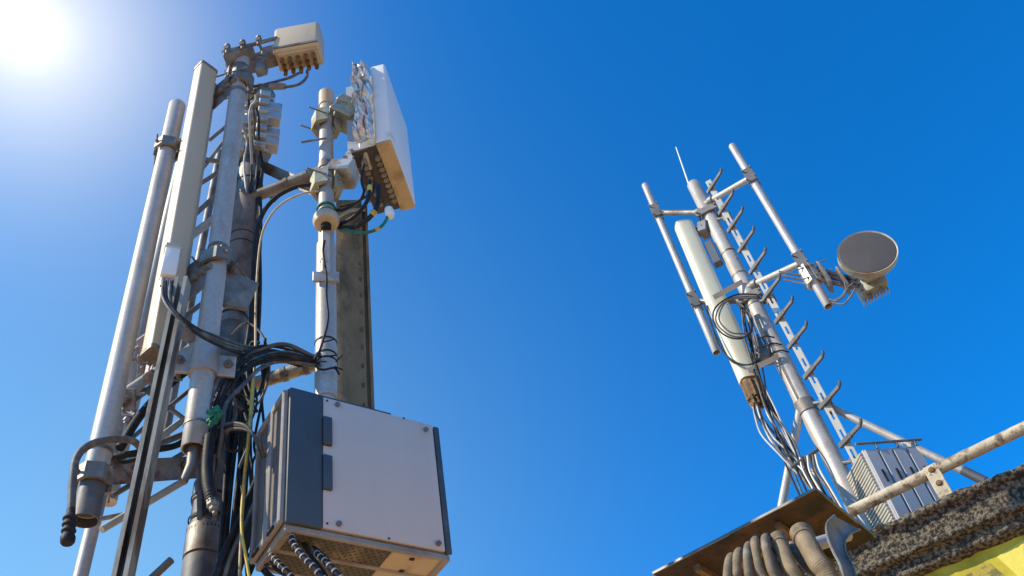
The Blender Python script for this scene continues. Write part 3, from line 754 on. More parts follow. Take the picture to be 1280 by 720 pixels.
# ================================================================== RIGHT: BUILDING
zP = 5.25
E0, E1 = atz(1116, 655, zP), atz(1280, 583, zP)
ed = (E1-E0).normalized(); nd = V((-ed.y, ed.x, 0))
if nd.dot(E0-EYE) < 0: nd = -nd                              # points away from the camera, into the building
S0 = E0-ed*1.15; S1 = E0+ed*9
h1 = -along(atz(1280, 583, zP), V((0,0,-1)), 1280, 583)
hc = along(E1, V((0,0,-1)), 1280, 634); hl = along(E1, V((0,0,-1)), 1280, 662)
print('coping', hc, hl, 'parapet D', math.hypot(E0.x, E0.y), math.hypot(E1.x, E1.y), 'ed', ed)
bd = thing('building', S0.xy.to_3d(), 'yellow rendered building with a rough stone parapet at lower right', 'building')
Lw = (S1-S0).length
def rough(P, amp, sc): 
    return P+V((NZ.noise(P*sc), NZ.noise(P*sc+V((9,3,1))), NZ.noise(P*sc+V((2,8,5)))))*amp + V((NZ.noise(P*sc*4), NZ.noise(P*sc*4+V((9,3,1))), NZ.noise(P*sc*4+V((2,8,5)))))*amp*.45
mb = MB()
prof = [(.02,-hc), (-.04,-hc), (-.045,-hc*.6), (-.05,-hc*.34), (-.1,-hc*.26), (-.11,-hc*.1), (-.06,-.0), (.1,0.02), (.3,.02), (.34,-.02), (.34,-hc-.1)]
def pf(pr, v):
    L = [0]
    for a, b in zip(pr, pr[1:]): L.append(L[-1]+math.hypot(a[0]-b[0], a[1]-b[1]))
    t = v*L[-1]
    for i in range(len(pr)-1):
        if t <= L[i+1]+1e-9:
            k = (t-L[i])/(L[i+1]-L[i]); return (pr[i][0]+(pr[i+1][0]-pr[i][0])*k, pr[i][1]+(pr[i+1][1]-pr[i][1])*k)
def cop(u, v):
    x, y = pf(prof, v); return rough(S0+ed*Lw*.6*u+nd*x+up*y, .022, 6)
mb.grid(cop, 420, 46); mb.build('coping', stone, bd, 80)
prof2 = [(.1,-hl-.01), (.03,-hl), (-.03,-hl*.97), (-.035,-hc*1.14), (-.1,-hc*1.1), (-.11,-hc*1.0), (-.07,-hc*.93), (.1,-hc*.9)]
def cop2(u, v):
    x, y = pf(prof2, v); return rough(S0+ed*Lw*.6*u+nd*x+up*y, .014, 7)
mb = MB(); mb.grid(cop2, 420, 26); mb.build('string_course', stone, bd, 80)
W0 = S0+nd*.06; zt_ = zP-hl+.05
mb = MB(); mb.prism([V((q.x, q.y, 0)) for q in (W0, W0+ed*Lw, W0+ed*Lw+nd*7, W0+nd*7)], V((0,0,zt_-.03))); mb.build('wall', wallm, bd)
W1 = W0+nd*.06+ed*.05
mb = MB(); mb.prism([V((q.x, q.y, zt_-.028)) for q in (W1, W1+ed*(Lw-.1), W1+ed*(Lw-.1)+nd*6.8, W1+nd*6.8)], V((0,0,.02))); mb.build('roof', concrete, bd)
# paler painted stripe on the wall (a painted chevron)
P0 = W0-nd*.004; 
mk = [atz(1248, 699, 1)]
def onwall(px, py):
    r = ray(px, py); t = (P0-nd*.004-EYE).dot(nd)/r.dot(nd); return EYE+r*t
poly = [onwall(1246, 696), onwall(1290, 668), onwall(1330, 665), onwall(1330, 760), onwall(1300, 745)]
mb = MB(); mb.prism(poly, nd*.004)
py_ = M('pale_yellow_paint', (.75,.62,.1), (.66,.54,.08), 8, .8, 0, .2, 50, dirt=(.4,.33,.1), dlo=.55, dhi=.65)
mb.build('painted_stripe', py_, bd)
poly = [onwall(1140, 760), onwall(1235, 703), onwall(1285, 745), onwall(1290, 790)]
mb = MB(); mb.prism([p-nd*.002 for p in poly], nd*.004)
mb.build('painted_patch', M('worn_green_paint', (.2,.17,.05), (.12,.11,.05), 8, .85, 0, .3, 50, dirt=(.4,.3,.04), dlo=.5, dhi=.56, dscale=12), bd)

# handrail
zr = zP+.27
R0, R1 = at(1064, 638, 6.95), None
R0 = atz(1062, 640, zr); R1 = atz(1290, 530, zr)
hr = thing('handrail', (R0+R1)/2, 'peeling weathered tube handrail above the stone parapet', 'railing')
axr = (R1-R0).normalized()
nn = 60; mb = MB(); mb.tube([rough(lerp(R0, R1+axr*1.5, i/nn), .004, 9) for i in range(nn+1)], .046, 16); mb.build('rail', rail_m, hr)
T0 = R0+axr*along(R0, axr, 1160, 580); 
mb = MB(); dv = (atz(1184, 618, zP+.02)-T0); 
dd = V((dv.x*.25, dv.y*.25, -(zr-zP)-.05)); sx = axr*.055
mb.box(T0+dd*.42-nd*.03, sx, nd*.018, dd*.55, .006); mb.build('post', rail_m, hr)
mb = MB()
for k in (.02, .42): mb.lathe(T0+dd*(k)-nd*.05, -nd, [(.001,.014),(.02,.012),(.026,.0),(.026,-.01)], 14)
mb.build('bolt', rustbr, hr)
mb = MB(); P = T0+axr*1.9; mb.box(P+dd*.42-nd*.03, sx, nd*.018, dd*.55, .006); mb.build('post', rail_m, hr)

# --- rusty canopy sheet
zc = 4.75
Ca, Cb_, Cc_ = atz(820, 716, zc), atz(1020, 612, zc), atz(1090, 668, zc)
Cd = Ca+(Cc_-Cb_)
print('canopy', (Ca-Cb_).length, (Cc_-Cb_).length, (Ca-Cb_).normalized().dot((Cc_-Cb_).normalized()), Cb_, E0)
cn = thing('canopy', (Cc_+Cd)/2, 'flat rusty sheet canopy at the bottom with bright upper edge', 'canopy')
ex = (Cc_-Cb_)*1.08
e1 = (Ca-Cb_).normalized(); e2 = (ex-e1*ex.dot(e1))
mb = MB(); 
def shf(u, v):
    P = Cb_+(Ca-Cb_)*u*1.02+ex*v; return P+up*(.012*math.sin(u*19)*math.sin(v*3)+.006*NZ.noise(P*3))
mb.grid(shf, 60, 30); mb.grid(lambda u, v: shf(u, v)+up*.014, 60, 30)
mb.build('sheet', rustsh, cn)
mb = MB(); 
for q0, q1 in ((Cb_, Ca+(Ca-Cb_)*.02), (Cb_, Cb_+ex)):
    d_ = (q1-q0).normalized(); mb.box((q0+q1)/2+up*.007, d_*(q1-q0).length/2, d_.cross(up)*.006, up*.008)
mb.build('edge_trim', zinc, cn)
mb = MB()
for k in (.28, .78):
    a = Cb_+(Ca-Cb_)*k*1.02+ex*.0; d_ = ex.normalized(); mb.box(a+ex*.55-up*.045, d_*ex.length*.44, d_.cross(up)*.02, up*.025)
mb.build('joist', rustbr, cn)
# canopy carried by a braced steel post down to the ground
pp = Cb_+(Ca-Cb_)*.55+ex*.7; mb = MB(); mb.box(V((pp.x, pp.y, zc/2-.04)), V((.05,0,0)), V((0,.05,0)), V((0,0,zc/2-.05))); mb.build('post', rustst, cn)
# --- hoses under the canopy
def hose(x1, y1, x2, y2, r, mat, d=4.55, cap=True, lab='', bow=0):
    A_ = [at(x1+14*(1 if cap is None else 0), y1+10, d+.5), at(x1, y1, d+.12), at((x1+x2)/2+bow, (y1+y2)/2, d), at(x2, y2, d), at(x2+40, y2+150, d-.05)]
    if cap: A_ = A_[1:]
    t = thing('hose', A_[0], lab, 'hose'); S = smooth_pts(A_, 10)
    S0_ = S; S = smooth_pts(S, 5); MB().tube(S, [r*(1+.012*(1 if (i//2) % 2 else -1)) for i in range(len(S))], 18).build('tube', mat, t); S = S0_; d0 = (S[0]-S[1]).normalized()
    if cap: MB().lathe(S[0], d0, [(r-.003,-.07),(r+.007,-.065),(r+.007,-.05),(r+.002,-.045),(r+.007,-.03),(r+.008,.0),(r*.6,.014),(.001,.015)], 20).build('end_collar', mat, t)
    else: MB().lathe(S[9], (S[9]-S[10]).normalized(), [(r-.002,-.015),(r+.004,-.015),(r+.004,.015),(r-.002,.015)], 18).build('hose_clip', black, t)
hose(1001, 665, 1040, 735, .05, hose_m, 4.5, True, 'fattest dusty hose with a collared end under the rusty canopy')
hose(972, 673, 1000, 740, .038, hose_m, 4.55, True, 'dusty hose with dark collar second from the right under the canopy')
hose(957, 673, 975, 740, .024, hosed, 4.5, None, 'arched dark hose left of the dark-collared one', -3)
hose(944, 676, 960, 740, .024, hose_m, 4.52, None, 'arched tan hose third from left under the canopy', -4)
hose(936, 682, 942, 740, .022, hosed, 4.5, None, 'arched dark hose second from left under the canopy', -4)
hose(924, 690, 926, 740, .024, hose_m, 4.52, None, 'arched tan hose leftmost but one under the canopy', -4)
hose(914, 696, 912, 745, .022, hose_m, 4.5, None, 'leftmost arched tan hose at the bottom edge', -4)
hose(983, 690, 1018, 745, .026, hosed, 4.6, None, 'dark hose crossing between the two collared hoses', -6)
hose(990, 682, 1030, 735, .024, hosed, 4.65, None, 'dark hose just left of the fattest hose', -2)
hose(965, 690, 985, 745, .02, hose_m, 4.56, None, 'thin tan hose between the collared hose and the arched ones', -2)
# bracket pipe and reel
A_, B_ = at(1008, 684, 4.75), at(1060, 668, 4.9)
mb = MB().tube([A_, B_], .035, 16); tag(mb.build('bracket_pipe', cabgr), 'short grey bracket pipe behind the round reel under the canopy', 'pipe')
LE = smooth_pts([at(1043, 645, 4.62), at(1034, 655, 4.5), at(1035, 672, 4.45), at(1042, 690, 4.42), at(1051, 708, 4.4), at(1060, 740, 4.38), at(1072, 790, 4.36)], 8)
RE = smooth_pts([at(1075, 662, 4.8), at(1062, 668, 4.72), at(1056, 678, 4.62), at(1058, 692, 4.56), at(1066, 708, 4.52), at(1075, 740, 4.5), at(1088, 790, 4.48)], 8)
def chf(off):
    def f(u, v):
        i = min(int(u*(len(LE)-1)+.5), len(LE)-1); P = lerp(LE[i], RE[i], v); d = (P-EYE).normalized()
        return P+d*(.05*math.sin(math.pi*v)+off*(1-.3*abs(v-.5)))
    return f
mb = MB(); mb.grid(chf(0), len(LE)-1, 12); mb.grid(chf(.012), len(LE)-1, 12); mb.tube(LE, .008, 8); mb.tube(RE, .006, 8)
tag(mb.build('cable_chute', galvd), 'grey curved metal chute with a bright rim under the canopy corner', 'chute')

# ================================================================== RIGHT MAST
DM = 8.0
MA, MBt = at(1068, 628, DM), at(866, 229, DM); axm = (MBt-MA).normalized()
z_roof = zt_-.04
MG = to_ground(MA, MBt, z_roof)
ms = thing('steel_mast', MG, 'leaning light grey steel mast on the roof with clamps and arms', 'mast')
MB().lathe(MG, axm, [(.095,0),(.092,(MA-MG).length),(.08,(MBt-MG).length-.03),(.06,(MBt-MG).length),(.001,(MBt-MG).length+.01)], 36).build('shaft', galv, ms)
for y in (318, 345, 500): band(ms, on(MA, MBt, y), axm, .084, .02, galvd, 't_band')
band(ms, on(MA, MBt, 268), axm, .085, .1, galvd); band(ms, on(MA, MBt, 378), axm, .088, .14, galvd)
cm = camdir(lerp(MA, MBt, .5), axm); sm = axm.cross(cm)
if sm.x < 0: sm = -sm
P = on(MA, MBt, 508)
mb = MB(); mb.lathe(P, axm, [(.084,-.09),(.1,-.09),(.1,.05),(.084,.05)], 28); mb.build('collar', galvd, ms)
# recessed plate on the mast
P = on(MA, MBt, 462); MB().box(P+cm*.075-sm*.02, sm*.025, cm*.012, axm*.5, .004).build('cover_plate', galvd, ms)
# boxes on the mast's left
for y in (305, 318, 424): MB().box(on(MA, MBt, y)-sm*.15+cm*.02, sm*.05, cm*.05, axm*.1, .01).build('junction_box', M('slate_box%d' % y, (.12,.12,.13), None), ms)
ww = MB().tube([MBt+axm*.0-sm*.05, at(845, 184, DM)], [.011, .007], 10)
tag(ww.build('whip_antenna', white), 'thin white whip antenna sticking up from the mast top', 'antenna')
# outrigger pipes
def outrig(xt, yt, xb, yb, D, r, label):
    A, B = at(xb, yb, D), at(xt, yt, D); t = thing('outrigger_pipe', A, label, 'pole'); pipe_mb(A, B, r).build('tube', galv, t); return t, A, B
MA1 = on(MA, MBt, 268); MA2 = on(MA, MBt, 378)
oL, LA_, LB_ = outrig(806, 231, 896, 441, 8.2, .044, 'left outrigger pipe of the roof mast')
oR, RA_, RB_ = outrig(915, 182, 1036, 383, 7.6, .044, 'right outrigger pipe of the roof mast with the dish at its foot')
def hor_arm(y_m, pipe, A, B, y_p, label, r=.036, mat=galv):
    P = on(MA, MBt, y_m)+cm*.03; Q = on(A, B, y_p); t = thing('support_arm', P, label, 'arm'); ax_ = (Q-P).normalized()
    MB().tube([P, Q], r, 16).build('tube', mat, t)
    MB().lathe(P+ax_*.14, ax_, [(r,-.03),(r+.02,-.03),(r+.02,.03),(r,.03)], 16).build('flange', galvd, t)
    ap = (B-A).normalized(); c = camdir(Q, ap); s = ap.cross(c)
    mb = MB(); mb.box(Q+c*.055, s*.055, c*.008, ap*.12, .003); mb.box(Q-c*.055, s*.055, c*.008, ap*.12, .003)
    cl = mb.build('clamp_plate', darkp, t)  # dark plate colour carries the shade the plates sit in
    mb = MB()
    for e in (-.08, .08):
        for sg in (-1, 1): mb.tube([Q+ap*e+s*sg*.045-c*.09, Q+ap*e+s*sg*.05+c*.1], .009, 8)
    mb.build('bolt', galvd, cl)
    return t
hor_arm(268, oL, LA_, LB_, 266, 'upper left support arm of the roof mast', mat=galvd)
hor_arm(378, oL, LA_, LB_, 377, 'lower left support arm of the roof mast, cables slung from it', mat=galvd)
hor_arm(258, oR, RA_, RB_, 222, 'upper right support arm of the roof mast')
hor_arm(362, oR, RA_, RB_, 328, 'lower right support arm of the roof mast')
for nm, yy in (('collar', 268), ('collar', 375)):
    P = on(MA, MBt, yy); mb = MB(); mb.box(P+cm*.09, sm*.13, cm*.012, axm*.05, .004); mb.box(P-cm*.09, sm*.13, cm*.012, axm*.05, .004)
    for sg in (-1, 1): mb.tube([P+sm*sg*.115-cm*.13, P+sm*sg*.115+cm*.13], .014, 8)
    mb.build(nm, galvd, ms)
# roof mast panel antenna
TA2, BA2 = at(855, 283, 7.95), at(938, 476, 7.95); ax4 = (TA2-BA2).normalized()
c4 = camdir(BA2, ax4); s4 = ax4.cross(c4)
if s4.x < 0: s4 = -s4
n4 = c4*math.cos(.45)+s4*math.sin(.45)*.9; n4.normalize(); t4 = ax4.cross(n4); 
if t4.x < 0: t4 = -t4
ra = thing('panel_antenna', BA2, 'slim white panel antenna with corroded connector base on the roof mast', 'antenna')
mb = MB(); mb.prism(panel_profile(BA2, t4, n4, .11, .085, .6), ax4*(TA2-BA2).length)
tp_ = TA2; 
for a, k in ((1, 0), (.93, .03), (.7, .05)): pass
mb.build('radome', M('white_radome', (.78,.7,.47), (.73,.64,.42), 3, .45, 0, .03, 60, dirt=(.6,.5,.35), dlo=.6, dhi=.8), ra)
mb = MB(); mb.prism(panel_profile(TA2, t4, n4, .104, .079, .6), ax4*.03); mb.prism(panel_profile(TA2+ax4*.03, t4, n4, .075, .055, .7), ax4*.02); mb.build('end_cap', creamm, ra)
mb = MB(); mb.prism(panel_profile(BA2-ax4*.22, t4, n4, .095, .075, .6), ax4*.22); ec = mb.build('connector_base', rustbr, ra)
mb = MB()
for i in range(4):
    for j in range(3):
        P = BA2-ax4*.22+t4*(-.07+i*.047)+n4*(-.045+j*.045); mb.tube([P, P-ax4*.1], .017, 10); mb.tube([P-ax4*.02, P-ax4*.05], .022, 6)
for i in range(10):
    g_ = i*.628; P = BA2-ax4*.1+t4*math.cos(g_)*.09+n4*math.sin(g_)*.065; mb.tube([P+ax4*.06, P-ax4*.14], .026, 8)
mb.build('connector', rustbr, ec)
for yy, xx in ((288, 300), (445, 455)):
    P = on(BA2, TA2, yy)+t4*.06-n4*.08; Q = on(MA, MBt, yy-6)-sm*.07
    mb = MB(); ax_ = (Q-P).normalized(); L = (Q-P).length; s_, u_ = perp(ax_)
    mb.box(lerp(P, Q, .5)+s_*.05, ax_*L/2, s_*.008, u_*.035); mb.box(lerp(P, Q, .5)-s_*.05, ax_*L/2, s_*.008, u_*.035)
    for k in (.2, .5, .8): mb.tube([lerp(P, Q, k)-s_*.09, lerp(P, Q, k)+s_*.09], .014, 8)
    mb.box(Q-ax_*.05, ax_*.06, s_*.09, u_*.08, .01)
    mb.build('bracket', M('dark_bracket%d' % yy, (.13,.13,.14), (.2,.2,.2), 8, .5, .3), ra)
# straps from antenna to mast
for a, b in (((892, 372), (928, 352)), ((935, 464), (972, 446))):
    A_, B_ = at(*a, 7.8), at(*b, 7.9); d_ = (B_-A_).normalized(); c_ = camdir(A_, d_)
    tag(MB().box((A_+B_)/2, d_*(B_-A_).length/2, c_*.006, d_.cross(c_)*.028).build('strap', creamm), 'flat cream strap %s between the roof antenna and mast' % ('upper' if a[1] < 400 else 'lower'), 'strap')

# --- step rail with pegs
SA, SB = at(1098, 628, 7.85), at(885, 226, 7.85); axs = (SB-SA).normalized()
SG = to_ground(SA, SB, z_roof)
sr_ = thing('step_rail', SG, 'perforated climbing rail with hooked step pegs beside the roof mast', 'ladder')
cs = camdir(lerp(SA, SB, .5), axs); s_s = axs.cross(cs)
if s_s.x < 0: s_s = -s_s
holes = []
mb = MB(); L = (SB-SG).length; nh = int(L/.22)
def bar(x0, x1, z0, z1, y=.0, t=.006):
    mb.box(SG+s_s*(x0+x1)/2+axs*(z0+z1)/2+cs*y, s_s*(x1-x0)/2, cs*t, axs*(z1-z0)/2)
bar(-.03, -.01, 0, L); bar(.01, .03, 0, L)
for k in range(nh+1):
    z0 = k*L/nh; bar(-.01, .01, max(0, z0-.06), min(L, z0+.06))
mb.box(SG+s_s*.03+axs*L/2-cs*.022, s_s*.005, cs*.026, axs*L/2)
mb.box(SG-s_s*.03+axs*L/2-cs*.022, s_s*.005, cs*.026, axs*L/2)
mb.build('rail', creamm, sr_)
pegm = M('peg_steel', (.15,.135,.12), (.09,.085,.08), 9, .5, .3, .05, 80)
pegs = [(904, 218), (918, 245), (933, 267), (947, 292), (963, 319), (980, 351), (998, 380), (1016, 412), (1037, 449), (1059, 487), (1081, 535)]
peg0 = None
P = on(SA, SB, 425)+cs*.03; hd_ = (atz(1016, 412, P.z+.0)-atz(990, 444, P.z)); hd_.z = 0; pd = hd_.normalized()
# peg: flat bar across the rail, hooked tip (local origin at the rail)
def peg_mesh():
    k = MB(); a = pd; n_ = V((-a.y, a.x, 0))
    k.box(a*.0, a*.09, n_*.016, up*.026, .004)
    k.box(a*.155, a*.075, n_*.013, up*.02, .004)
    pts = [a*.22, a*.245+up*.012, a*.258+up*.04]
    for q0, q1 in zip(pts, pts[1:]): k.tube([q0, q1+(q1-q0)*.08], [.016, .014], 8)
    return k
for i, (tx, ty) in enumerate(pegs):
    # height on the rail from the tip row
    P = on(SA, SB, ty+18)+cs*.03
    if peg0 is None:
        k = peg_mesh(); me = bpy.data.meshes.new('step_peg'); me.from_pydata([tuple(v) for v in k.v], [], k.f); me.materials.append(pegm)
        bm = bmesh.new(); bm.from_mesh(me); bmesh.ops.recalc_face_normals(bm, faces=list(bm.faces)); bm.to_mesh(me); bm.free()
        o = peg0 = bpy.data.objects.new('step_peg', me)
    else: o = peg0.copy()
    COL.objects.link(o); o.parent = sr_; o.location = P-SG
mb = MB()
for yy in (270, 372, 500, 575):
    P = on(SA, SB, yy); Q = on(MA, MBt, yy+6); mb.tube([P-cs*.03, Q], .018, 8); mb.box(P-cs*.03, s_s*.05, cs*.02, axs*.05, .004)
mb.build('standoff', galvd, sr_)

# --- dish
DCc = at(1084, 315, 7.35); nv = (EYE-DCc); nv.z = 0; nv.normalize(); sv = V((-nv.y, nv.x, 0)); 
if sv.x < 0: sv = -sv
dn_ = (nv*.93+sv*.3+up*-.03).normalized(); dn_.normalize()
dpt = (DCc-EYE).dot(-cz); rad = 37*dpt/F_*.97
print('dish radius', rad)
ds = thing('dish_antenna', DCc, 'round grey covered dish antenna on the right outrigger of the roof mast', 'dish')
MB().lathe(DCc, dn_, [(.001,.012),(rad*.6,.01),(rad*.93,.002),(rad*.96,-.006)], 56).build('cover', dishg, ds)
MB().lathe(DCc, dn_, [(rad*.95,-.004),(rad,.004),(rad*1.0,-.07),(rad*.94,-.1),(rad*.45,-.2),(rad*.3,-.22),(.001,-.22)], 56).build('rim', dishrim, ds)
RU = DCc-dn_*.3-up*.02
MB().lathe(DCc-dn_*.21, -dn_, [(.001,0),(.13,0),(.13,.06),(.09,.14),(.001,.14)], 24).build('hub', olive, ds)
ro = MB().box(RU-dn_*.12-up*.0, sv*.14, dn_*.06, up*.13, .02, 2).build('radio_unit', olive, ds)
mb = MB()
for k in range(9): mb.box(RU-dn_*.2-up*.03+sv*(-.13+k*.0325), sv*.004, dn_*.03, up*.13)
mb.build('heat_sink', fins, ds)
mb = MB()
for k in (-.06, .06): mb.tube([RU-dn_*.12+sv*k-up*.12, RU-dn_*.12+sv*k-up*.18], .02, 10)
mb.build('connector', galvd, ds)
Pm = on(RA_, RB_, 343)
axd = (RB_-RA_).normalized()
mb = MB(); T = RU-dn_*.05-sv*.12
for e in (-.07, .02, .1): mb.tube([Pm+axd*e+cm*.02, T+up*e*.9-up*.03], .022, 12)
mk = MB(); mb.build('mounting_bar', rustst, ds)
dv_ = (T-Pm).normalized()
mk.box(Pm+dv_*.16, dv_*.025, axd*.15, axd.cross(dv_).normalized()*.1, .01); mk.box(Pm+dv_*.34, dv_*.02, axd*.13, axd.cross(dv_).normalized()*.09, .01)
mk.build('bracket', galvd, ds)
clamp(ds, on(RA_, RB_, 345), axd, .044, dv_, .075, .03, .12, .16, creamm, two=True)
mb = MB()
for yy, dx in ((347, 0), (352, 2), (358, 5)):
    P = on(RA_, RB_, yy); mb.tube([P, P-dv_*.34+up*.0], .009, 8)
mb.build('threaded_rod', galvd, ds)
for i, pts in enumerate(([(1036, 374, 7.5), (1046, 376, 7.45), (1054, 370, 7.4), (1060, 360, 7.4), (1066, 354, 7.4)], [(1040, 378, 7.5), (1054, 380, 7.45), (1063, 371, 7.4), (1069, 361, 7.4)], [(1040, 376, 7.5), (1050, 372, 7.45), (1057, 363, 7.42), (1056, 353, 7.42)])):
    cable('lead', ('upper thin blue-grey lead below the dish', 'lower thin lead sagging below the dish', 'inner thin lead below the dish')[i], 'cable', pts, .0085, cgrey)

# --- mast stays
for (a, b, lab, r) in (((1001, 508, 8.0), (976, 640, 7.9), 'left short stay tube propping the roof mast', .04), ((1036, 508, 7.95), (1236, 604, 7.9), 'long right stay tube sloping down from the roof mast', .036)):
    A_, B_ = at(*a), at(*b); B2_ = B_+(B_-A_).normalized()*.6
    if lab.startswith('long'): B2_ = to_ground(B_, A_, z_roof) if (B_-A_).z < -.3 else B2_
    t = thing('stay_tube', B2_, lab, 'stay'); MB().tube([A_, B2_], r, 16).build('tube', galv, t)
    MB().box(A_, axm*.09, sm*.05, cm*.02, .006).build('end_lug', galvd, t)
    if lab.startswith('long'):
        MB().tube([at(1204, 588, 7.9), at(1232, 602, 7.9)], r*1.15, 16).build('sleeve', darkp, t)
# --- enclosure on the roof
X0 = at(1077, 562, 7.62); Xr = atz(1146, 557, X0.z); xr = (Xr-X0).normalized(); xw = (Xr-X0).length
xb = V((-xr.y, xr.x, 0)); 
if xb.dot(X0-EYE) < 0: xb = -xb
xd = along(X0, xb, 1058, 595)
print('enclosure', xw, xd, X0.z, xr)
xd = min(max(abs(xd), .3), .9); xh = X0.z-z_roof
en = thing('radio_enclosure', X0-up*xh, 'blue-grey ribbed equipment enclosure with finned white side behind the handrail', 'cabinet')
Cx = X0+xr*xw/2+xb*xd/2-up*xh/2
MB().box(Cx, xr*xw/2, xb*xd/2, up*xh/2, .008).build('body', cabgr, en)
for k in range(4):
    o_ = MB().box(X0+xr*xw*(k+.5)/4-xb*.012-up*xh*.5, xr*(xw/8-.008), xb*.014, up*(xh/2-.02), .005).build('door', cabgr, en)
    MB().box(X0+xr*xw*(k+.55)/4-xb*.03-up*.3, xr*.008, xb*.008, up*.06).build('handle', black, o_)
mb = MB()
for k in range(33):
    mb.box(X0-xr*.012-up*(.03+k*.032)+xb*xd*.5, xr*.012, xb*xd*.46, up*.009)
mb.build('heat_sink', creamm, en)
for k in range(3):
    pass
mb = MB(); mb.box(X0-up*1.3+xb*xd*.5-xr*.03, xr*.008, xb*xd*.49, up*.2); mb.build('side_panel', white, en)
A_ = X0-xb*.03+up*.04; mb = MB(); mb.tube([A_-xr*.05, A_+xr*(xw+.05)], .013, 10)
for k in (.25, .62, .95): mb.tube([A_+xr*xw*k, A_+xr*xw*k-up*.06], .012, 8)
mb.build('top_bar', galvd, en)
# --- right cables
GC = 'cables falling from the roof mast antenna'
for k in range(9):
    u = k/8
    cable('cable', 'thin cable falling from the corroded antenna base to the canopy', 'cable',
      [(939+k*2.0, 494+(k % 3)*2, 7.95), (944+k*2.5, 520, 7.9), (955+k*3.4, 545, 7.85), (975+k*2.6, 568+k*.5, 7.8), (996+k*2.0, 588, 7.75), (1013+k*2.5, 610, 7.7), (1030+k*3.5, 640, 7.7), (1055+k*3, 680, 7.7)],
      .0095, (lgrey, cgrey, black, creamm)[k % 4], GC, .03)
for k in range(6):
    cable('cable', 'dark cable running down close to the roof mast', 'cable',
      [(925+k*2, 385, 7.85), (934+k*1.6, 425, 7.85), (944+k*1.5, 465, 7.85), (957+k*2.2, 510, 7.85), (975+k*3.4, 555, 7.8), (994+k*4, 600, 7.75), (1014+k*5, 650, 7.75)],
      .009, (black, cgrey, black, lgrey)[k % 4], 'cables beside the roof mast', .035)
for k in range(3):
    cable('cable', 'coiled dark cable looping in front of the roof antenna', 'cable',
      [(946, 368+k*2, 7.7), (918-k*2, 370+k*2, 7.68), (896+k*3, 384, 7.66), (891+k*4, 402, 7.66), (905+k*3, 418-k*2, 7.66), (926, 424-k*3, 7.68), (938+k, 414, 7.7), (935+k*2, 396, 7.75), (922+k*2, 380, 7.78)],
      .009, (black, cgrey, cgrey)[k], 'coiled cables on the roof antenna', .01)
for k in range(2):
    cable('cable', 'dark cable drooping off the lower left support arm', 'cable',
      [(880+k*4, 382, 7.9), (888, 400+k*4, 7.88), (898+k*3, 430, 7.85), (915, 450+k*2, 7.82), (935, 456, 7.8), (950, 448, 7.82)], .008, black, 'cables drooping off the support arm')
for k in range(3):
    cable('cable', 'thin dark cable wrapped round the roof mast', 'cable',
      [(945+k*9, 425+k*9, 7.88), (957+k*9, 420+k*9, 7.82), (968+k*9, 422+k*9, 7.88)], .008, black, 'cables wrapped on the mast')
tg = MB().tube([at(989, 584, 7.6), at(1003, 575, 7.6), at(1022, 562, 7.65)], .018, 10)
tag(tg.build('cable_tray_bar', darkp), 'dark bar gathering the cables left of the roof mast', 'bar')
for k in range(7):
    cable('cable', 'cable hanging from the dark gathering bar towards the canopy', 'cable',
      [(1000+k*3.2, 572-k*.6, 7.6), (1003+k*3.5, 590, 7.58), (1016+k*4, 615, 7.55), (1034+k*4.5, 650, 7.55)], .0125 if k % 2 else .01, (creamm, black, cgrey)[k % 3], 'cables hanging from the gathering bar', .012)

# ------------------------------------------------------------------ sky, sun
SUNPX = ray(34, 38)                                      # where the sun stands in the picture
az, el = math.radians(-113), math.radians(40)             # direction the light comes from: due left
sd = V((math.sin(az)*math.cos(el), math.cos(az)*math.cos(el), math.sin(el)))
sun = bpy.data.lights.new('sun', 'SUN'); sun.energy = 5.0; sun.angle = math.radians(.5); sun.color = (1, .9, .72)
so = bpy.data.objects.new('sun', sun); COL.objects.link(so); so.rotation_euler = (-sd).to_track_quat('-Z', 'Y').to_euler()
wd_ = bpy.data.worlds.new('World'); scene.world = wd_; wd_.use_nodes = True
nt = wd_.node_tree; N = nt.nodes; L = nt.links; bg = N['Background']
sky = N.new('ShaderNodeTexSky'); sky.sky_type = 'NISHITA'; sky.sun_disc = False
sky.sun_elevation = el; sky.sun_rotation = az
sky.altitude = 300; sky.air_density = 1.0; sky.dust_density = .6; sky.ozone_density = 3
tn = N.new('ShaderNodeVectorMath'); tn.operation = 'MULTIPLY'; tn.inputs[1].default_value = (.055, 1.33, 2.4)
L.new(sky.outputs[0], tn.inputs[0])
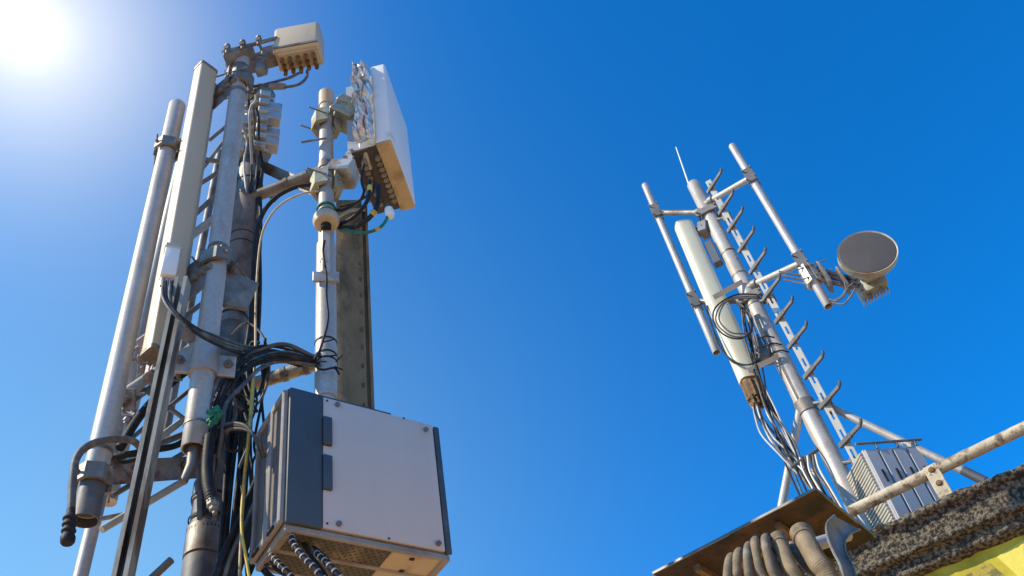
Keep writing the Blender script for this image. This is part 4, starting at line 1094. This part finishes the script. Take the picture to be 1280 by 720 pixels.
# aureole round the visible sun
tc = N.new('ShaderNodeTexCoord'); dt = N.new('ShaderNodeVectorMath'); dt.operation = 'DOT_PRODUCT'; dt.inputs[1].default_value = SUNPX
nm = N.new('ShaderNodeVectorMath'); nm.operation = 'NORMALIZE'; L.new(tc.outputs['Generated'], nm.inputs[0]); L.new(nm.outputs[0], dt.inputs[0])
ac = N.new('ShaderNodeMath'); ac.operation = 'ARCCOSINE'; L.new(dt.outputs['Value'], ac.inputs[0])
def lobe(width, amp, col, prev, p=1.0):
    d = N.new('ShaderNodeMath'); d.operation = 'DIVIDE'; d.inputs[1].default_value = math.radians(width); L.new(ac.outputs[0], d.inputs[0])
    pw = N.new('ShaderNodeMath'); pw.operation = 'POWER'; pw.inputs[1].default_value = p; L.new(d.outputs[0], pw.inputs[0])
    ng = N.new('ShaderNodeMath'); ng.operation = 'MULTIPLY'; ng.inputs[1].default_value = -1; L.new(pw.outputs[0], ng.inputs[0])
    e = N.new('ShaderNodeMath'); e.operation = 'EXPONENT'; L.new(ng.outputs[0], e.inputs[0])
    sc = N.new('ShaderNodeVectorMath'); sc.operation = 'SCALE'; sc.inputs[0].default_value = [x*amp for x in col]; L.new(e.outputs[0], sc.inputs['Scale'])
    ad = N.new('ShaderNodeVectorMath'); ad.operation = 'ADD'; L.new(prev, ad.inputs[0]); L.new(sc.outputs[0], ad.inputs[1]); return ad.outputs[0]
out = lobe(7.6, 1, (6.8, 5.6, 2.0), tn.outputs[0], 1.45)
out = lobe(4.2, 2.0, (1, .85, .9), out, 1.6)
out = lobe(1.6, 3, (1, .97, .93), out, 2)
# paler air low on the sun's side of the sky
SIDE = ray(0, 900)
d2 = N.new('ShaderNodeVectorMath'); d2.operation = 'DOT_PRODUCT'; d2.inputs[1].default_value = SIDE; L.new(nm.outputs[0], d2.inputs[0])
ac = N.new('ShaderNodeMath'); ac.operation = 'ARCCOSINE'; L.new(d2.outputs['Value'], ac.inputs[0])
out = lobe(24, 1, (2.1, 2.5, .3), out, 2)
L.new(out, bg.inputs['Color']); bg.inputs['Strength'].default_value = .1
vs = scene.view_settings; vs.view_transform = 'Standard'; vs.look = 'None'; vs.exposure = .16; vs.gamma = 1

# separate loose hardware into one object per piece
def split_loose(o):
    me = o.data; n = len(me.vertices); par = list(range(n))
    def find(i):
        while par[i] != i: par[i] = par[par[i]]; i = par[i]
        return i
    for e in me.edges:
        a, b = find(e.vertices[0]), find(e.vertices[1])
        if a != b: par[a] = b
    isl = {}
    for i in range(n): isl.setdefault(find(i), []).append(i)
    if len(isl) < 2: return
    L_ = [[set(v), [min(me.vertices[i].co[k] for i in v) for k in range(3)], [max(me.vertices[i].co[k] for i in v) for k in range(3)]] for v in isl.values()]
    ch = True
    while ch:
        ch = False
        for i in range(len(L_)):
            for j in range(i+1, len(L_)):
                a, b = L_[i], L_[j]
                if all(a[1][k] <= b[2][k] and b[1][k] <= a[2][k] for k in range(3)):
                    L_[i] = [a[0] | b[0], [min(a[1][k], b[1][k]) for k in range(3)], [max(a[2][k], b[2][k]) for k in range(3)]]
                    del L_[j]; ch = True; break
            if ch: break
    if len(L_) < 2: return
    base = o.name.split('.')[0]
    for vs, _, _ in L_:
        idx = {v: k for k, v in enumerate(sorted(vs))}
        nm_ = bpy.data.meshes.new(base)
        nm_.from_pydata([tuple(me.vertices[v].co) for v in sorted(vs)], [], [tuple(idx[v] for v in p.vertices) for p in me.polygons if p.vertices[0] in vs])
        for p in nm_.polygons: p.use_smooth = True
        nm_.set_sharp_from_angle(angle=math.radians(35)); nm_.materials.append(me.materials[0])
        c = bpy.data.objects.new(base, nm_); COL.objects.link(c); c.parent = o.parent; c.location = o.location
    bpy.data.objects.remove(o)
for o in list(bpy.data.objects):
    if '_w' in o: del o['_w']
for o in list(bpy.data.objects):
    if o.type == 'MESH' and o.parent and not o.children and o.name.split('.')[0] in ('bolt', 'connector', 'screw', 'rivet', 'slot', 'vent_slot', 'threaded_rod', 'cable_tie_tail', 'standoff', 'joist', 'clamp', 'junction_box'):
        split_loose(o)
